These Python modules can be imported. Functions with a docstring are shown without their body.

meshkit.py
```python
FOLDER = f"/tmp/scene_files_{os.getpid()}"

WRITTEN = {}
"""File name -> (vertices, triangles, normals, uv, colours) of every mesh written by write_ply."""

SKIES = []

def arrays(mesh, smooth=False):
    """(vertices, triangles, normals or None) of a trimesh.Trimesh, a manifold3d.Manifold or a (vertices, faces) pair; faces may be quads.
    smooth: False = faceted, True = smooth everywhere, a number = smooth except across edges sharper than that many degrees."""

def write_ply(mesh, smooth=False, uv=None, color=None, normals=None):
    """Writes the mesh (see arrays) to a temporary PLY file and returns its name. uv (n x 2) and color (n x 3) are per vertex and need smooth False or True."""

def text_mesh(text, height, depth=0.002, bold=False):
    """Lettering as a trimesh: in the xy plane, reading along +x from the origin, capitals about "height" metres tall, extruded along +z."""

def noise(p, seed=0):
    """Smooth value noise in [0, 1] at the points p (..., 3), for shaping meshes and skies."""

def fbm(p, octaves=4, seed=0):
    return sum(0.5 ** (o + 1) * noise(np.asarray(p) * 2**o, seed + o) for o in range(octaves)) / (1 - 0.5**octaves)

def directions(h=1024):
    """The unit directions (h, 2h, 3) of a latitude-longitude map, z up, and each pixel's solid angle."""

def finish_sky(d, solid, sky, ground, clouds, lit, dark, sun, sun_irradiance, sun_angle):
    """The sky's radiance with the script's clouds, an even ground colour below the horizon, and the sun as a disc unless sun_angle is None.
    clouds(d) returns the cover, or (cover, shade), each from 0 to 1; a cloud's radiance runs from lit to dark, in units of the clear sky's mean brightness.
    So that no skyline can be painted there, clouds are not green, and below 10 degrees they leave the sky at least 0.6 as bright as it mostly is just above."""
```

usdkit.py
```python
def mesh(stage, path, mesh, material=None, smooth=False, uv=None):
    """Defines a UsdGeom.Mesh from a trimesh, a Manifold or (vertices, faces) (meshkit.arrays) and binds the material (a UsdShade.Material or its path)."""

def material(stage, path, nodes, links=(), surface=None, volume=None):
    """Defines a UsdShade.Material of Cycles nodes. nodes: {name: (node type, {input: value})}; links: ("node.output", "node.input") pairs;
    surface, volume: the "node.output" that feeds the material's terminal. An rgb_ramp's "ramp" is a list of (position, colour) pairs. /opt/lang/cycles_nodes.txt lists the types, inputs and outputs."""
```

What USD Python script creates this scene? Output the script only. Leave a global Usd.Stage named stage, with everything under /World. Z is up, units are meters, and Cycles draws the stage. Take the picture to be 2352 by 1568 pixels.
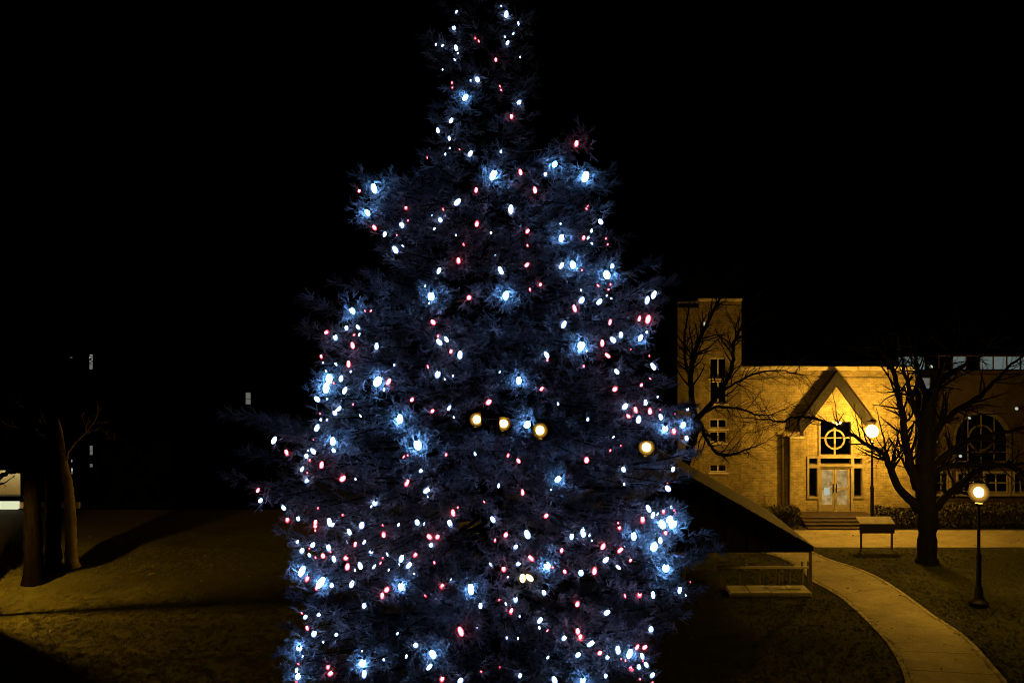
import math, random
import numpy as np, trimesh, usdkit, meshkit
from shapely.geometry import Polygon, Point, box as sbox
from pxr import Usd, UsdGeom, UsdLux, UsdShade, Gf, Sdf, Vt

stage = Usd.Stage.CreateInMemory()
UsdGeom.SetStageUpAxis(stage, UsdGeom.Tokens.z)
UsdGeom.SetStageMetersPerUnit(stage, 1.0)
UsdGeom.Xform.Define(stage, '/World')
UsdGeom.Scope.Define(stage, '/World/Looks')
random.seed(7)
rng = np.random.default_rng(7)

# ------------------------------------------------------------------ camera, sky, moonlight
EYE, F, CX, HY = 9.6, 2350.0, 1176.0, 705.0      # eye height, focal length / centre / horizon on a 2352 px wide picture
cam = UsdGeom.Camera.Define(stage, '/World/camera')
cam.AddTranslateOp().Set(Gf.Vec3d(0, 0, EYE))
cam.AddRotateXOp().Set(90.0)
cam.CreateHorizontalApertureAttr(36.0)
cam.CreateVerticalApertureAttr(36.0 * 682 / 1024)
cam.CreateFocalLengthAttr(36.0 * F / 2352)
cam.CreateVerticalApertureOffsetAttr(-36.0 * (784 - HY) / 2352)
cam.CreateClippingRangeAttr(Gf.Vec2f(0.1, 2000))
cam.CreateExposureAttr(0.0)

SUN_EL, SUN_ROT = 0.35, 2.4
M = {}
M['sky'] = usdkit.material(stage, '/World/Looks/night_sky', {
    's': ('sky_texture', {'sky_type': 'single_scattering', 'sun_disc': False, 'sun_elevation': SUN_EL, 'sun_rotation': SUN_ROT}),
    'b': ('background_shader', {'strength': 0.000012})}, [('s.color', 'b.color')], surface='b.background')
dome = UsdLux.DomeLight.Define(stage, '/World/sky')
dome.CreateIntensityAttr(1.0)
UsdShade.MaterialBindingAPI.Apply(dome.GetPrim()).Bind(M['sky'])
dome.GetPrim().SetCustomDataByKey('kind', 'structure')
moon = UsdLux.DistantLight.Define(stage, '/World/moon')
moon.CreateIntensityAttr(0.0004); moon.CreateAngleAttr(0.5); moon.CreateNormalizeAttr(True)
moon.CreateColorAttr(Gf.Vec3f(1, 0.96, 0.9))
sd = np.array([math.sin(SUN_ROT) * math.cos(SUN_EL), math.cos(SUN_ROT) * math.cos(SUN_EL), math.sin(SUN_EL)])
moon.AddTransformOp().Set(Gf.Matrix4d().SetRotate(Gf.Rotation(Gf.Vec3d(0, 0, 1), Gf.Vec3d(*sd))))


def P(x, y, Y):
    """the point at depth Y metres that the photograph shows at (x, y)"""
    return np.array([(x - CX) * Y / F, Y, EYE - (y - HY) * Y / F])


def G(x, y):
    """the point on level ground at (x, y)"""
    Y = F * EYE / (y - HY)
    return np.array([(x - CX) * Y / F, Y, 0.0])


# ------------------------------------------------------------------ materials
def mat(name, nodes, links=(), surface='p.BSDF'):
    M[name] = usdkit.material(stage, '/World/Looks/' + name, nodes, links, surface=surface)
    return M[name]


def noisy(name, c1, c2, scale, rough=0.85, bump=0.0, bscale=None, detail=5, stretch=(1, 1, 1), spec=0.3, dist=0.02):
    nodes = {'g': ('geometry', {}), 'mp': ('mapping', {'scale': stretch}),
             'n': ('noise_texture', {'scale': scale, 'detail': detail, 'roughness': 0.65}),
             'r': ('rgb_ramp', {'ramp': [(0.3, c1), (0.7, c2)]}),
             'p': ('principled_bsdf', {'roughness': rough, 'specular_ior_level': spec})}
    links = [('g.position', 'mp.vector'), ('mp.vector', 'n.vector'), ('n.fac', 'r.fac'), ('r.color', 'p.base_color')]
    if bump:
        nodes['n2'] = ('noise_texture', {'scale': bscale or scale * 4, 'detail': 6, 'roughness': 0.7})
        nodes['b'] = ('bump', {'strength': bump, 'distance': dist})
        links += [('mp.vector', 'n2.vector'), ('n2.fac', 'b.height'), ('b.normal', 'p.normal')]
    return mat(name, nodes, links)


def emit(name, color, strength):
    return mat(name, {'e': ('emission', {'color': color, 'strength': strength})}, surface='e.emission')


# lawn: two scales of patchiness and a rough bump
mat('lawn', {'g': ('geometry', {}),
             'n': ('noise_texture', {'scale': 0.35, 'detail': 6, 'roughness': 0.7}),
             'f': ('noise_texture', {'scale': 14.0, 'detail': 6, 'roughness': 0.8}),
             'r': ('rgb_ramp', {'ramp': [(0.3, (0.026, 0.024, 0.010)), (0.5, (0.048, 0.048, 0.014)), (0.72, (0.07, 0.066, 0.02))]}),
             'r2': ('rgb_ramp', {'ramp': [(0.3, (0.25, 0.25, 0.25)), (0.7, (1.35, 1.3, 1.2))]}),
             'm': ('mix_color', {'blend_type': 'multiply', 'fac': 1.0, 'use_clamp': False}),
             'b': ('bump', {'strength': 1.0, 'distance': 0.05}),
             'p': ('principled_bsdf', {'roughness': 0.95, 'specular_ior_level': 0.1})},
    [('g.position', 'n.vector'), ('g.position', 'f.vector'), ('n.fac', 'r.fac'), ('f.fac', 'r2.fac'), ('r.color', 'm.a'),
     ('r2.color', 'm.b'), ('m.result', 'p.base_color'), ('f.fac', 'b.height'), ('b.normal', 'p.normal')])
mat('grass_blade', {'o': ('object_info', {}), 'r': ('rgb_ramp', {'ramp': [(0, (0.045, 0.048, 0.012)), (0.6, (0.065, 0.07, 0.018)), (1, (0.085, 0.082, 0.025))]}),
                    'p': ('principled_bsdf', {'roughness': 0.8, 'specular_ior_level': 0.2})},
    [('o.random', 'r.fac'), ('r.color', 'p.base_color')])
noisy('mulch', (0.012, 0.009, 0.007), (0.035, 0.024, 0.018), 9, bump=1.0, bscale=20, dist=0.06)
mat('concrete', {'g': ('geometry', {}), 'n': ('noise_texture', {'scale': 0.9, 'detail': 8, 'roughness': 0.75}), 'f': ('noise_texture', {'scale': 22.0, 'detail': 5, 'roughness': 0.8}),
                 'r': ('rgb_ramp', {'ramp': [(0.3, (0.20, 0.165, 0.10)), (0.55, (0.34, 0.285, 0.18)), (0.72, (0.42, 0.35, 0.23))]}),
                 'r2': ('rgb_ramp', {'ramp': [(0.32, (0.55, 0.55, 0.52)), (0.68, (1.2, 1.2, 1.18))]}), 'm': ('mix_color', {'blend_type': 'multiply', 'fac': 1.0, 'use_clamp': False}),
                 'b': ('bump', {'strength': 0.8, 'distance': 0.012}), 'p': ('principled_bsdf', {'roughness': 0.85, 'specular_ior_level': 0.2})},
    [('g.position', 'n.vector'), ('g.position', 'f.vector'), ('n.fac', 'r.fac'), ('f.fac', 'r2.fac'), ('r.color', 'm.a'), ('r2.color', 'm.b'), ('m.result', 'p.base_color'), ('f.fac', 'b.height'), ('b.normal', 'p.normal')])
noisy('edge_stone', (0.22, 0.18, 0.12), (0.5, 0.43, 0.31), 2.2, rough=0.85, bump=0.5, bscale=30)
noisy('kerb_stone', (0.42, 0.37, 0.29), (0.58, 0.52, 0.42), 4, rough=0.8, bump=0.3, bscale=50)
noisy('trim_stone', (0.42, 0.36, 0.27), (0.60, 0.52, 0.41), 2.5, rough=0.75, bump=0.3, bscale=25)
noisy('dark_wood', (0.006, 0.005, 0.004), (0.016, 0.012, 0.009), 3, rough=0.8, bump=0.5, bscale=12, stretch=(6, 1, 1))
noisy('shingle', (0.035, 0.028, 0.02), (0.075, 0.06, 0.045), 5, rough=0.9, bump=0.6, bscale=14)
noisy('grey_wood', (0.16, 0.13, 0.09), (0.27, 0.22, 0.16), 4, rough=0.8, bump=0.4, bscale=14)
noisy('deck_stone', (0.45, 0.40, 0.32), (0.62, 0.56, 0.46), 5, rough=0.8, bump=0.3, bscale=30)
noisy('dark_metal', (0.008, 0.007, 0.007), (0.016, 0.013, 0.011), 6, rough=0.55)
noisy('bark_black', (0.003, 0.0027, 0.0027), (0.010, 0.008, 0.007), 6, rough=0.95, bump=1.0, bscale=14, stretch=(2, 2, 0.5), spec=0.05)
noisy('bark_soot', (0.0008, 0.0007, 0.0007), (0.0028, 0.0022, 0.002), 6, rough=0.98, bump=1.0, bscale=14, stretch=(2, 2, 0.5), spec=0.0)  # darker than real bark so the trunks stay black silhouettes in lamplight
noisy('bark_grey', (0.05, 0.042, 0.036), (0.13, 0.11, 0.09), 5, rough=0.95, bump=1.0, bscale=14, stretch=(2, 2, 0.5), spec=0.1)
noisy('bark_pale', (0.26, 0.19, 0.10), (0.56, 0.44, 0.27), 4, rough=0.9, bump=0.8, bscale=10, stretch=(1, 1, 0.5), spec=0.15)
noisy('hedge_leaf', (0.018, 0.016, 0.008), (0.06, 0.05, 0.022), 6, rough=0.7)
noisy('dark_wall', (0.0006, 0.0005, 0.0005), (0.0014, 0.0012, 0.001), 1.5, rough=1.0, spec=0.0)
noisy('pale_wall', (0.42, 0.38, 0.25), (0.56, 0.50, 0.34), 0.9, rough=0.85)
noisy('roof_felt', (0.015, 0.013, 0.012), (0.03, 0.026, 0.022), 2, rough=0.9)
noisy('brown_paint', (0.03, 0.02, 0.014), (0.055, 0.036, 0.024), 5, rough=0.6)
noisy('green_cable', (0.006, 0.014, 0.008), (0.012, 0.024, 0.014), 8, rough=0.5)
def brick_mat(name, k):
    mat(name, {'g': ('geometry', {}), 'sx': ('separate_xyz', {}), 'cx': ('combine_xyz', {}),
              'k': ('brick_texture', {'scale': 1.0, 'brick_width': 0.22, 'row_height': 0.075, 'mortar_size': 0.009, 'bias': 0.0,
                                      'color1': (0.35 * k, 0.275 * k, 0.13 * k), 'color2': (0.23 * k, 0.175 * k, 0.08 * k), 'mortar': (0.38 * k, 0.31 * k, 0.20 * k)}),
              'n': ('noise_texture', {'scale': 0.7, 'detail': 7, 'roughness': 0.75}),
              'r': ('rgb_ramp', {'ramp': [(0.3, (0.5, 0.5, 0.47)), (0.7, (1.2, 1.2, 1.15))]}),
              'n3': ('noise_texture', {'scale': 5.0, 'detail': 5, 'roughness': 0.7}),  # brick mottling, raised to paint mottled shadows into the colour
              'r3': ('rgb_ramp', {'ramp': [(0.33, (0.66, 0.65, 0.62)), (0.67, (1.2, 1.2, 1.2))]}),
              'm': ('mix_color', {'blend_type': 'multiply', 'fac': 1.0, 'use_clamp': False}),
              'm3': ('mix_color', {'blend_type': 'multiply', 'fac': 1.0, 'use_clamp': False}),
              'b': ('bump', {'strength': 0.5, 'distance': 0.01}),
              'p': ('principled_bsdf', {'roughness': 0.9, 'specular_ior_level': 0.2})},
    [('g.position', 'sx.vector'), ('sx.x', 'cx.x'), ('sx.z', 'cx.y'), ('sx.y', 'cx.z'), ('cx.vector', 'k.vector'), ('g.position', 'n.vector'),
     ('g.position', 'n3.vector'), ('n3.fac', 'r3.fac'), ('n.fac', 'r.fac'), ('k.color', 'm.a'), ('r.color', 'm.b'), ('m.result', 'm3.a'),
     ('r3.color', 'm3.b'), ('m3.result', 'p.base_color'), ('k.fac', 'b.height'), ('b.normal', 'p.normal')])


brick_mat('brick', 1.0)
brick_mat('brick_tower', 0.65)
mat('glass', {'f': ('fresnel', {'IOR': 1.5}), 't': ('transparent_bsdf', {'color': (0.5, 0.5, 0.5)}),
              'g': ('glossy_bsdf', {'roughness': 0.03, 'color': (0.9, 0.9, 0.9)}), 'm': ('mix_closure', {})},
    [('f.fac', 'm.fac'), ('t.BSDF', 'm.closure1'), ('g.BSDF', 'm.closure2')], surface='m.closure')
# spruce needles, a little light through them
mat('needles', {'o': ('object_info', {}), 'r': ('rgb_ramp', {'ramp': [(0, (0.026, 0.034, 0.038)), (0.5, (0.095, 0.098, 0.108)), (0.8, (0.17, 0.168, 0.185)), (1, (0.31, 0.30, 0.33))]}),
                'p': ('principled_bsdf', {'roughness': 0.65, 'specular_ior_level': 0.35}), 't': ('translucent_bsdf', {}), 'm': ('mix_closure', {'fac': 0.25})},
    [('o.random', 'r.fac'), ('r.color', 'p.base_color'), ('r.color', 't.color'), ('p.BSDF', 'm.closure1'), ('t.BSDF', 'm.closure2')], surface='m.closure')
# lamps and bulbs
SODIUM = (1.0, 0.54, 0.065)


def bulb_mat(name, stops, k):
    mat(name, {'w': ('layer_weight', {'blend': 0.5}), 'r': ('rgb_ramp', {'ramp': [(a, tuple(c_ / 40.0 for c_ in c)) for a, c in stops]}), 'e': ('emission', {'strength': 40.0 * k})},
        [('w.facing', 'r.fac'), ('r.color', 'e.color')], surface='e.emission')


WHITE = [(0, (13, 18, 32)), (.07, (7, 10, 17.5)), (.18, (2.1, 2.7, 4.0)), (.32, (.42, .64, 1.1)), (.5, (.11, .21, .46)), (.75, (.03, .08, .22)), (1, (.01, .025, .09))]
CYAN = [(0, (5.5, 15.5, 35)), (.1, (3.8, 10.3, 22)), (.25, (1.7, 4.0, 8.4)), (.45, (.35, .85, 1.8)), (.7, (.06, .2, .6)), (1, (.015, .05, .2))]
RED = [(0, (14, 2.0, 2.6)), (.12, (7, .75, 1.0)), (.28, (2.0, .17, .22)), (.5, (.55, .03, .05)), (.8, (.18, .008, .015)), (1, (.06, .003, .005))]
WARM = [(0, (12, 9, 5)), (.2, (4, 3, 1.5)), (.5, (.9, .55, .2)), (1, (.1, .05, .01))]
bulb_mat('bulb_white_dim', WHITE, .5)
bulb_mat('bulb_white', WHITE, 2.8)
bulb_mat('bulb_white_bright', CYAN, 11.0)
bulb_mat('bulb_red_dim', RED, .6)
bulb_mat('bulb_red', RED, 2.8)
bulb_mat('bulb_red_bright', RED, 3.0)
bulb_mat('bulb_warm', WARM, 1.5)
mat('milky_globe', {'w': ('layer_weight', {'blend': 0.5}), 'r': ('rgb_ramp', {'ramp': [(0, (.7, .7, .7)), (.1, (.5, .5, .5)), (.22, (.24, .24, .24)), (.45, (.07, .07, .07)), (.75, (.012, .012, .012)), (1, (0, 0, 0))]}), 't': ('transparent_bsdf', {'color': (1, 1, 1)}),  # emission fading towards the rim paints a halo around each lamp
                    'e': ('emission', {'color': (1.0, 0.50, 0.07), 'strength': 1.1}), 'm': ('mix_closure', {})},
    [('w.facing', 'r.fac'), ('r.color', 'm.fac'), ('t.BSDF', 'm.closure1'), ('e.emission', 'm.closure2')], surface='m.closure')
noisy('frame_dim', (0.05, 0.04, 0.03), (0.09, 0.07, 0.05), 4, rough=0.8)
noisy('frame_stone', (0.17, 0.14, 0.10), (0.30, 0.25, 0.18), 2.5, rough=0.8, bump=0.3, bscale=25)
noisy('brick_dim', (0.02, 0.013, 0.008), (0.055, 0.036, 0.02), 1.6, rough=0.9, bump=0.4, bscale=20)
emit('lamp_entrance', SODIUM, 1350.0)
emit('lamp_path', (1.0, 0.56, 0.06), 1650.0)
emit('lamp_lawn', (1.0, 0.52, 0.06), 6200.0)
emit('lamp_far', SODIUM, 500.0)
emit('lamp_tower', SODIUM, 700.0)
emit('lit_window', (0.95, 1.0, 0.80), 0.45)
emit('lit_window_dim', (0.95, 0.95, 0.85), 0.12)
emit('lit_window_warm', (1.0, 0.72, 0.36), 0.45)
emit('porch_lamp', (1.0, 0.92, 0.55), 14.0)
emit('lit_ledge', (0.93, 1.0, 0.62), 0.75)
emit('clerestory', (0.62, 0.78, 0.74), 0.16)
mat('door_glow', {'g': ('geometry', {}), 'n': ('noise_texture', {'scale': 5.0, 'detail': 3}),
                  'r': ('rgb_ramp', {'ramp': [(0.35, (0.42, 0.24, 0.06)), (0.65, (0.85, 0.58, 0.22))]}),
                  'e': ('emission', {'strength': 0.55})},
    [('g.position', 'n.vector'), ('n.fac', 'r.fac'), ('r.color', 'e.color')], surface='e.emission')

# ------------------------------------------------------------------ helpers: shapes
def arr(m):
    return (np.asarray(m.vertices, float), np.asarray(m.faces, int)) if hasattr(m, 'vertices') else (np.asarray(m[0], float), np.asarray(m[1], int))


def join(ms):
    vs, fs, n = [], [], 0
    for m in ms:
        v, f = arr(m)
        vs.append(v); fs.append(f + n); n += len(v)
    return np.vstack(vs), np.vstack(fs)


def bx(x0, x1, y0, y1, z0, z1):
    b = trimesh.creation.box([abs(x1 - x0), abs(y1 - y0), abs(z1 - z0)])
    b.apply_translation([(x0 + x1) / 2, (y0 + y1) / 2, (z0 + z1) / 2])
    return arr(b)


def bevel_box(x0, x1, y0, y1, z0, z1, c=0.012):
    import manifold3d as mf
    pts = []
    for x, sx in ((x0, 1), (x1, -1)):
        for y, sy in ((y0, 1), (y1, -1)):
            for z, sz in ((z0, 1), (z1, -1)):
                pts += [(x + sx * c, y + sy * c, z), (x + sx * c, y, z + sz * c), (x, y + sy * c, z + sz * c)]
    h = trimesh.convex.convex_hull(np.array(pts))
    return arr(h)


def tube(points, radii, sides=6, cap=True):
    p = np.asarray(points, float)
    r = np.broadcast_to(np.asarray(radii, float), (len(p),))
    t = np.gradient(p, axis=0); t /= np.linalg.norm(t, axis=1, keepdims=True) + 1e-12
    ref = np.array([0.31, 0.95, 0.05]) if abs(t[0] @ np.array([0.31, 0.95, 0.05])) < 0.9 else np.array([1.0, 0, 0])
    a = np.cross(t, ref); a /= np.linalg.norm(a, axis=1, keepdims=True) + 1e-12
    b = np.cross(t, a)
    ang = np.arange(sides) * 2 * np.pi / sides
    v = (p[:, None] + r[:, None, None] * (np.cos(ang)[None, :, None] * a[:, None] + np.sin(ang)[None, :, None] * b[:, None])).reshape(-1, 3)
    i, j = np.meshgrid(np.arange(len(p) - 1), np.arange(sides), indexing='ij')
    i, j = i.ravel(), j.ravel()
    q = np.stack([i * sides + j, i * sides + (j + 1) % sides, (i + 1) * sides + (j + 1) % sides, (i + 1) * sides + j], 1)
    f = np.vstack([q[:, [0, 1, 2]], q[:, [0, 2, 3]]])
    if cap:
        n = len(v); v = np.vstack([v, p[0], p[-1]]); k = np.arange(sides)
        f = np.vstack([f, np.stack([np.full(sides, n), (k + 1) % sides, k], 1), np.stack([np.full(sides, n + 1), (len(p) - 1) * sides + k, (len(p) - 1) * sides + (k + 1) % sides], 1)])
    return v, f


def lathe(profile, sides=16, at=(0, 0, 0)):
    """profile: (radius, height) pairs"""
    pr = np.asarray(profile, float); ang = np.arange(sides) * 2 * np.pi / sides
    v = np.stack([pr[:, 0, None] * np.cos(ang), pr[:, 0, None] * np.sin(ang), np.broadcast_to(pr[:, 1, None], (len(pr), sides))], -1).reshape(-1, 3) + np.asarray(at)
    i, j = np.meshgrid(np.arange(len(pr) - 1), np.arange(sides), indexing='ij'); i, j = i.ravel(), j.ravel()
    q = np.stack([i * sides + j, i * sides + (j + 1) % sides, (i + 1) * sides + (j + 1) % sides, (i + 1) * sides + j], 1)
    return v, np.vstack([q[:, [0, 1, 2]], q[:, [0, 2, 3]]])


def slab(poly, y0, y1):
    """a polygon in the (x, z) plane given depth from y0 (front) to y1"""
    ms = []
    for g in getattr(poly, 'geoms', [poly]):
        m = trimesh.creation.extrude_polygon(g, abs(y1 - y0), engine='earcut')
        v = np.array(m.vertices); v = np.stack([v[:, 0], min(y0, y1) + v[:, 2], v[:, 1]], 1)
        ms.append((v, np.array(m.faces)[:, ::-1]))
    return join(ms)


def plate(poly, z0, z1):
    m = trimesh.creation.extrude_polygon(poly, z1 - z0, engine='earcut'); m.apply_translation([0, 0, z0])
    return arr(m)


def catmull(pts, n=8):
    p = np.asarray(pts, float); p = np.vstack([2 * p[0] - p[1], p, 2 * p[-1] - p[-2]]); out = []
    for k in range(1, len(p) - 2):
        for t in np.linspace(0, 1, n, endpoint=False):
            a, b, c, d = p[k - 1], p[k], p[k + 1], p[k + 2]
            out.append(0.5 * (2 * b + (c - a) * t + (2 * a - 5 * b + 4 * c - d) * t * t + (3 * b - a - 3 * c + d) * t ** 3))
    return np.vstack([out, p[-2]])


# ------------------------------------------------------------------ helpers: prims
used = {}


def free(parent, name):
    k = used.get((parent, name), 0); used[(parent, name)] = k + 1
    return f'{parent}/{name}' + (f'_{k:03d}' if k else '')


def tag(prim, label=None, cat=None, group=None, kind=None):
    for key, val in (('label', label), ('category', cat), ('group', group), ('kind', kind)):
        if val:
            prim.SetCustomDataByKey(key, val)
    return prim


def thing(name, label, cat, loc=(0, 0, 0), rz=0.0, group=None):
    x = UsdGeom.Xform.Define(stage, free('/World', name))
    x.AddTranslateOp().Set(Gf.Vec3d(*map(float, loc)))
    if rz:
        x.AddRotateZOp().Set(math.degrees(rz))
    return tag(x.GetPrim(), label, cat, group)


def obj(name, mesh, m, parent=None, smooth=False, label=None):
    """one Mesh; under a thing its points are made relative to the thing's base"""
    path = free(str(parent.GetPath()) if parent else '/World', name)
    if parent:
        top = stage.GetPrimAtPath('/'.join(str(parent.GetPath()).split('/')[:3]))
        v, f = arr(mesh)
        mesh = (v - BASE.get(str(top.GetPath()), np.zeros(3)), f)
    o = usdkit.mesh(stage, path, mesh, M[m], smooth=smooth).GetPrim()
    if label:
        tag(o, label)
    return o


BASE = {}


def rooted(name, label, cat, loc, group=None):
    """a thing at loc whose parts are given in world coordinates"""
    t = thing(name, label, cat, loc, group=group)
    BASE[str(t.GetPath())] = np.asarray(loc, float)
    return t


def struct(name, mesh, m, smooth=False):
    return tag(obj(name, mesh, m, smooth=smooth), kind='structure')


# ------------------------------------------------------------------ ground, paths
left_px = [(1700, 1262), (1767, 1273), (1811, 1291), (1844, 1311), (1866, 1333), (1906, 1355), (1940, 1377), (1978, 1410), (2022, 1454), (2045, 1482), (2068, 1520), (2084, 1562), (2098, 1640), (2110, 1760)]
right_px = [(1700, 1238), (1780, 1244), (1850, 1262), (1906, 1286), (1964, 1304), (2022, 1330), (2079, 1367), (2137, 1410), (2195, 1448), (2238, 1485), (2281, 1534), (2312, 1572), (2370, 1660), (2430, 1760)]
L = catmull([G(*p) for p in left_px], 6); R = catmull([G(*p) for p in right_px], 6)
path = UsdGeom.Xform.Define(stage, '/World/path').GetPrim(); tag(path, kind='structure')
mid_ = (L + R) / 2; arc = np.concatenate([[0], np.cumsum(np.linalg.norm(np.diff(mid_, axis=0), axis=1))])
edges_ = np.arange(0, arc[-1], 1.55)
for a, b in zip(edges_[:-1], edges_[1:]):
    u = np.linspace(a + .004, b - .004, 6)
    l_, r_ = (np.stack([np.interp(u, arc, E[:, c]) for c in range(3)], 1) for E in (L, R))
    z_ = .014 + rng.uniform(-.002, .003) + np.linspace(0, rng.uniform(-.002, .002), 6)
    l_[:, 2] = r_[:, 2] = z_; nn = 6; k = np.arange(nn - 1)
    v = np.vstack([l_, r_, l_ - [0, 0, .1], r_ - [0, 0, .1]])
    f = [np.stack([k, nn + k + 1, k + 1], 1), np.stack([k, nn + k, nn + k + 1], 1), np.stack([k, k + 1, 2 * nn + k + 1], 1), np.stack([k, 2 * nn + k + 1, 2 * nn + k], 1),
         np.stack([nn + k, 3 * nn + k + 1, nn + k + 1], 1), np.stack([nn + k, 3 * nn + k, 3 * nn + k + 1], 1), np.array([[0, 2 * nn, 3 * nn], [0, 3 * nn, nn], [nn - 1, 2 * nn - 1, 4 * nn - 1], [nn - 1, 4 * nn - 1, 3 * nn - 1]])]
    obj('slab', (v, np.vstack(f)), 'concrete', path)
PATH_POLY = Polygon([tuple(p[:2]) for p in L] + [tuple(p[:2]) for p in R[::-1]])
for E, s in ((L[14:], 1), (R[10:], -1)):
    T = np.gradient(E, axis=0); T /= np.linalg.norm(T, axis=1, keepdims=True); N = np.stack([-T[:, 1], T[:, 0], 0 * T[:, 0]], 1) * s
    a, b = E - N * 0.06, E + N * 0.06
    n = len(E); H = np.array([0, 0, 0.025])
    v = np.vstack([a, a + H, b + H, b]); k = np.arange(n - 1); f = []
    for c0, c1 in ((0, 1), (1, 2), (2, 3)):
        f += [np.stack([c0 * n + k, c0 * n + k + 1, c1 * n + k + 1], 1), np.stack([c0 * n + k, c1 * n + k + 1, c1 * n + k], 1)]
    struct('kerb', (v, np.vstack(f)), 'edge_stone')
import shapely


def lie(x, y):
    """height of the lawn"""
    x, y = np.asarray(x, float), np.asarray(y, float)
    pts = shapely.points(x, y)
    free_ = np.clip((shapely.distance(pts, PATH_POLY) - .3) / 1.5, 0, 1) * np.clip((shapely.distance(pts, sbox(-8, 39.8, 40, 60)) - .2) / 2, 0, 1) * np.clip((shapely.distance(pts, sbox(1, 33.5, 11, 41)) - .2) / 1.5, 0, 1)
    free_ = free_ * np.clip((y - 14) / 6, 0, 1) * np.clip((47.5 - y) / 5, 0, 1) * np.clip((45 - abs(x)) / 8, 0, 1)
    q = np.stack([x * .04, y * .36, 0 * x], -1)
    return free_ * (.40 * (meshkit.noise(q, 3) - .5) + .10 * (meshkit.noise(q * 2.7, 5) - .5) + .03 * (meshkit.noise(np.stack([x, y, 0 * x], -1) * 1.3, 6) - .5))  # swells shaped so that low lamplight breaks into bands


gxs = np.concatenate([[-160, -100, -60], np.arange(-46, 46.1, .5), [60, 100, 160]]); gys = np.concatenate([[-60, -20, 5], np.arange(14, 48.1, .3), [60, 100, 160, 260]])
gxx, gyy = np.meshgrid(gxs, gys, indexing='ij')
gv = np.stack([gxx, gyy, lie(gxx, gyy)], -1).reshape(-1, 3)
ii, jj = np.meshgrid(np.arange(len(gxs) - 1), np.arange(len(gys) - 1), indexing='ij'); ii, jj, ny = ii.ravel(), jj.ravel(), len(gys)
q4 = np.stack([ii * ny + jj, (ii + 1) * ny + jj, (ii + 1) * ny + jj + 1, ii * ny + jj + 1], 1)
struct('ground', (gv, np.vstack([q4[:, [0, 1, 2]], q4[:, [0, 2, 3]]])), 'lawn', smooth=True)
# paved walk before the buildings and its slabs' joints
y0, y1 = 40.85, 44.0
struct('pavement', bx(-6, 34, y0, y1, -0.1, 0.02), 'concrete')
PAVE = sbox(-6, y0 - .05, 34, y1)
# planting bed behind it, and a dark strip standing in for unlit lawn
struct('planting_bed', bx(-33, -8.2, 42.0, 48.3, -0.4, 0.05), 'mulch')  # dark colour stands in for the lawn fading to black before the hall
struct('planting_bed', bx(-6, 34, 44.02, 46.38, -0.1, 0.03), 'mulch')
# ------------------------------------------------------------------ entrance building
YF = 46.5
S = F / YF


def fx(x): return (x - CX) / S
def fz(y): return EYE - (y - HY) / S


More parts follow.
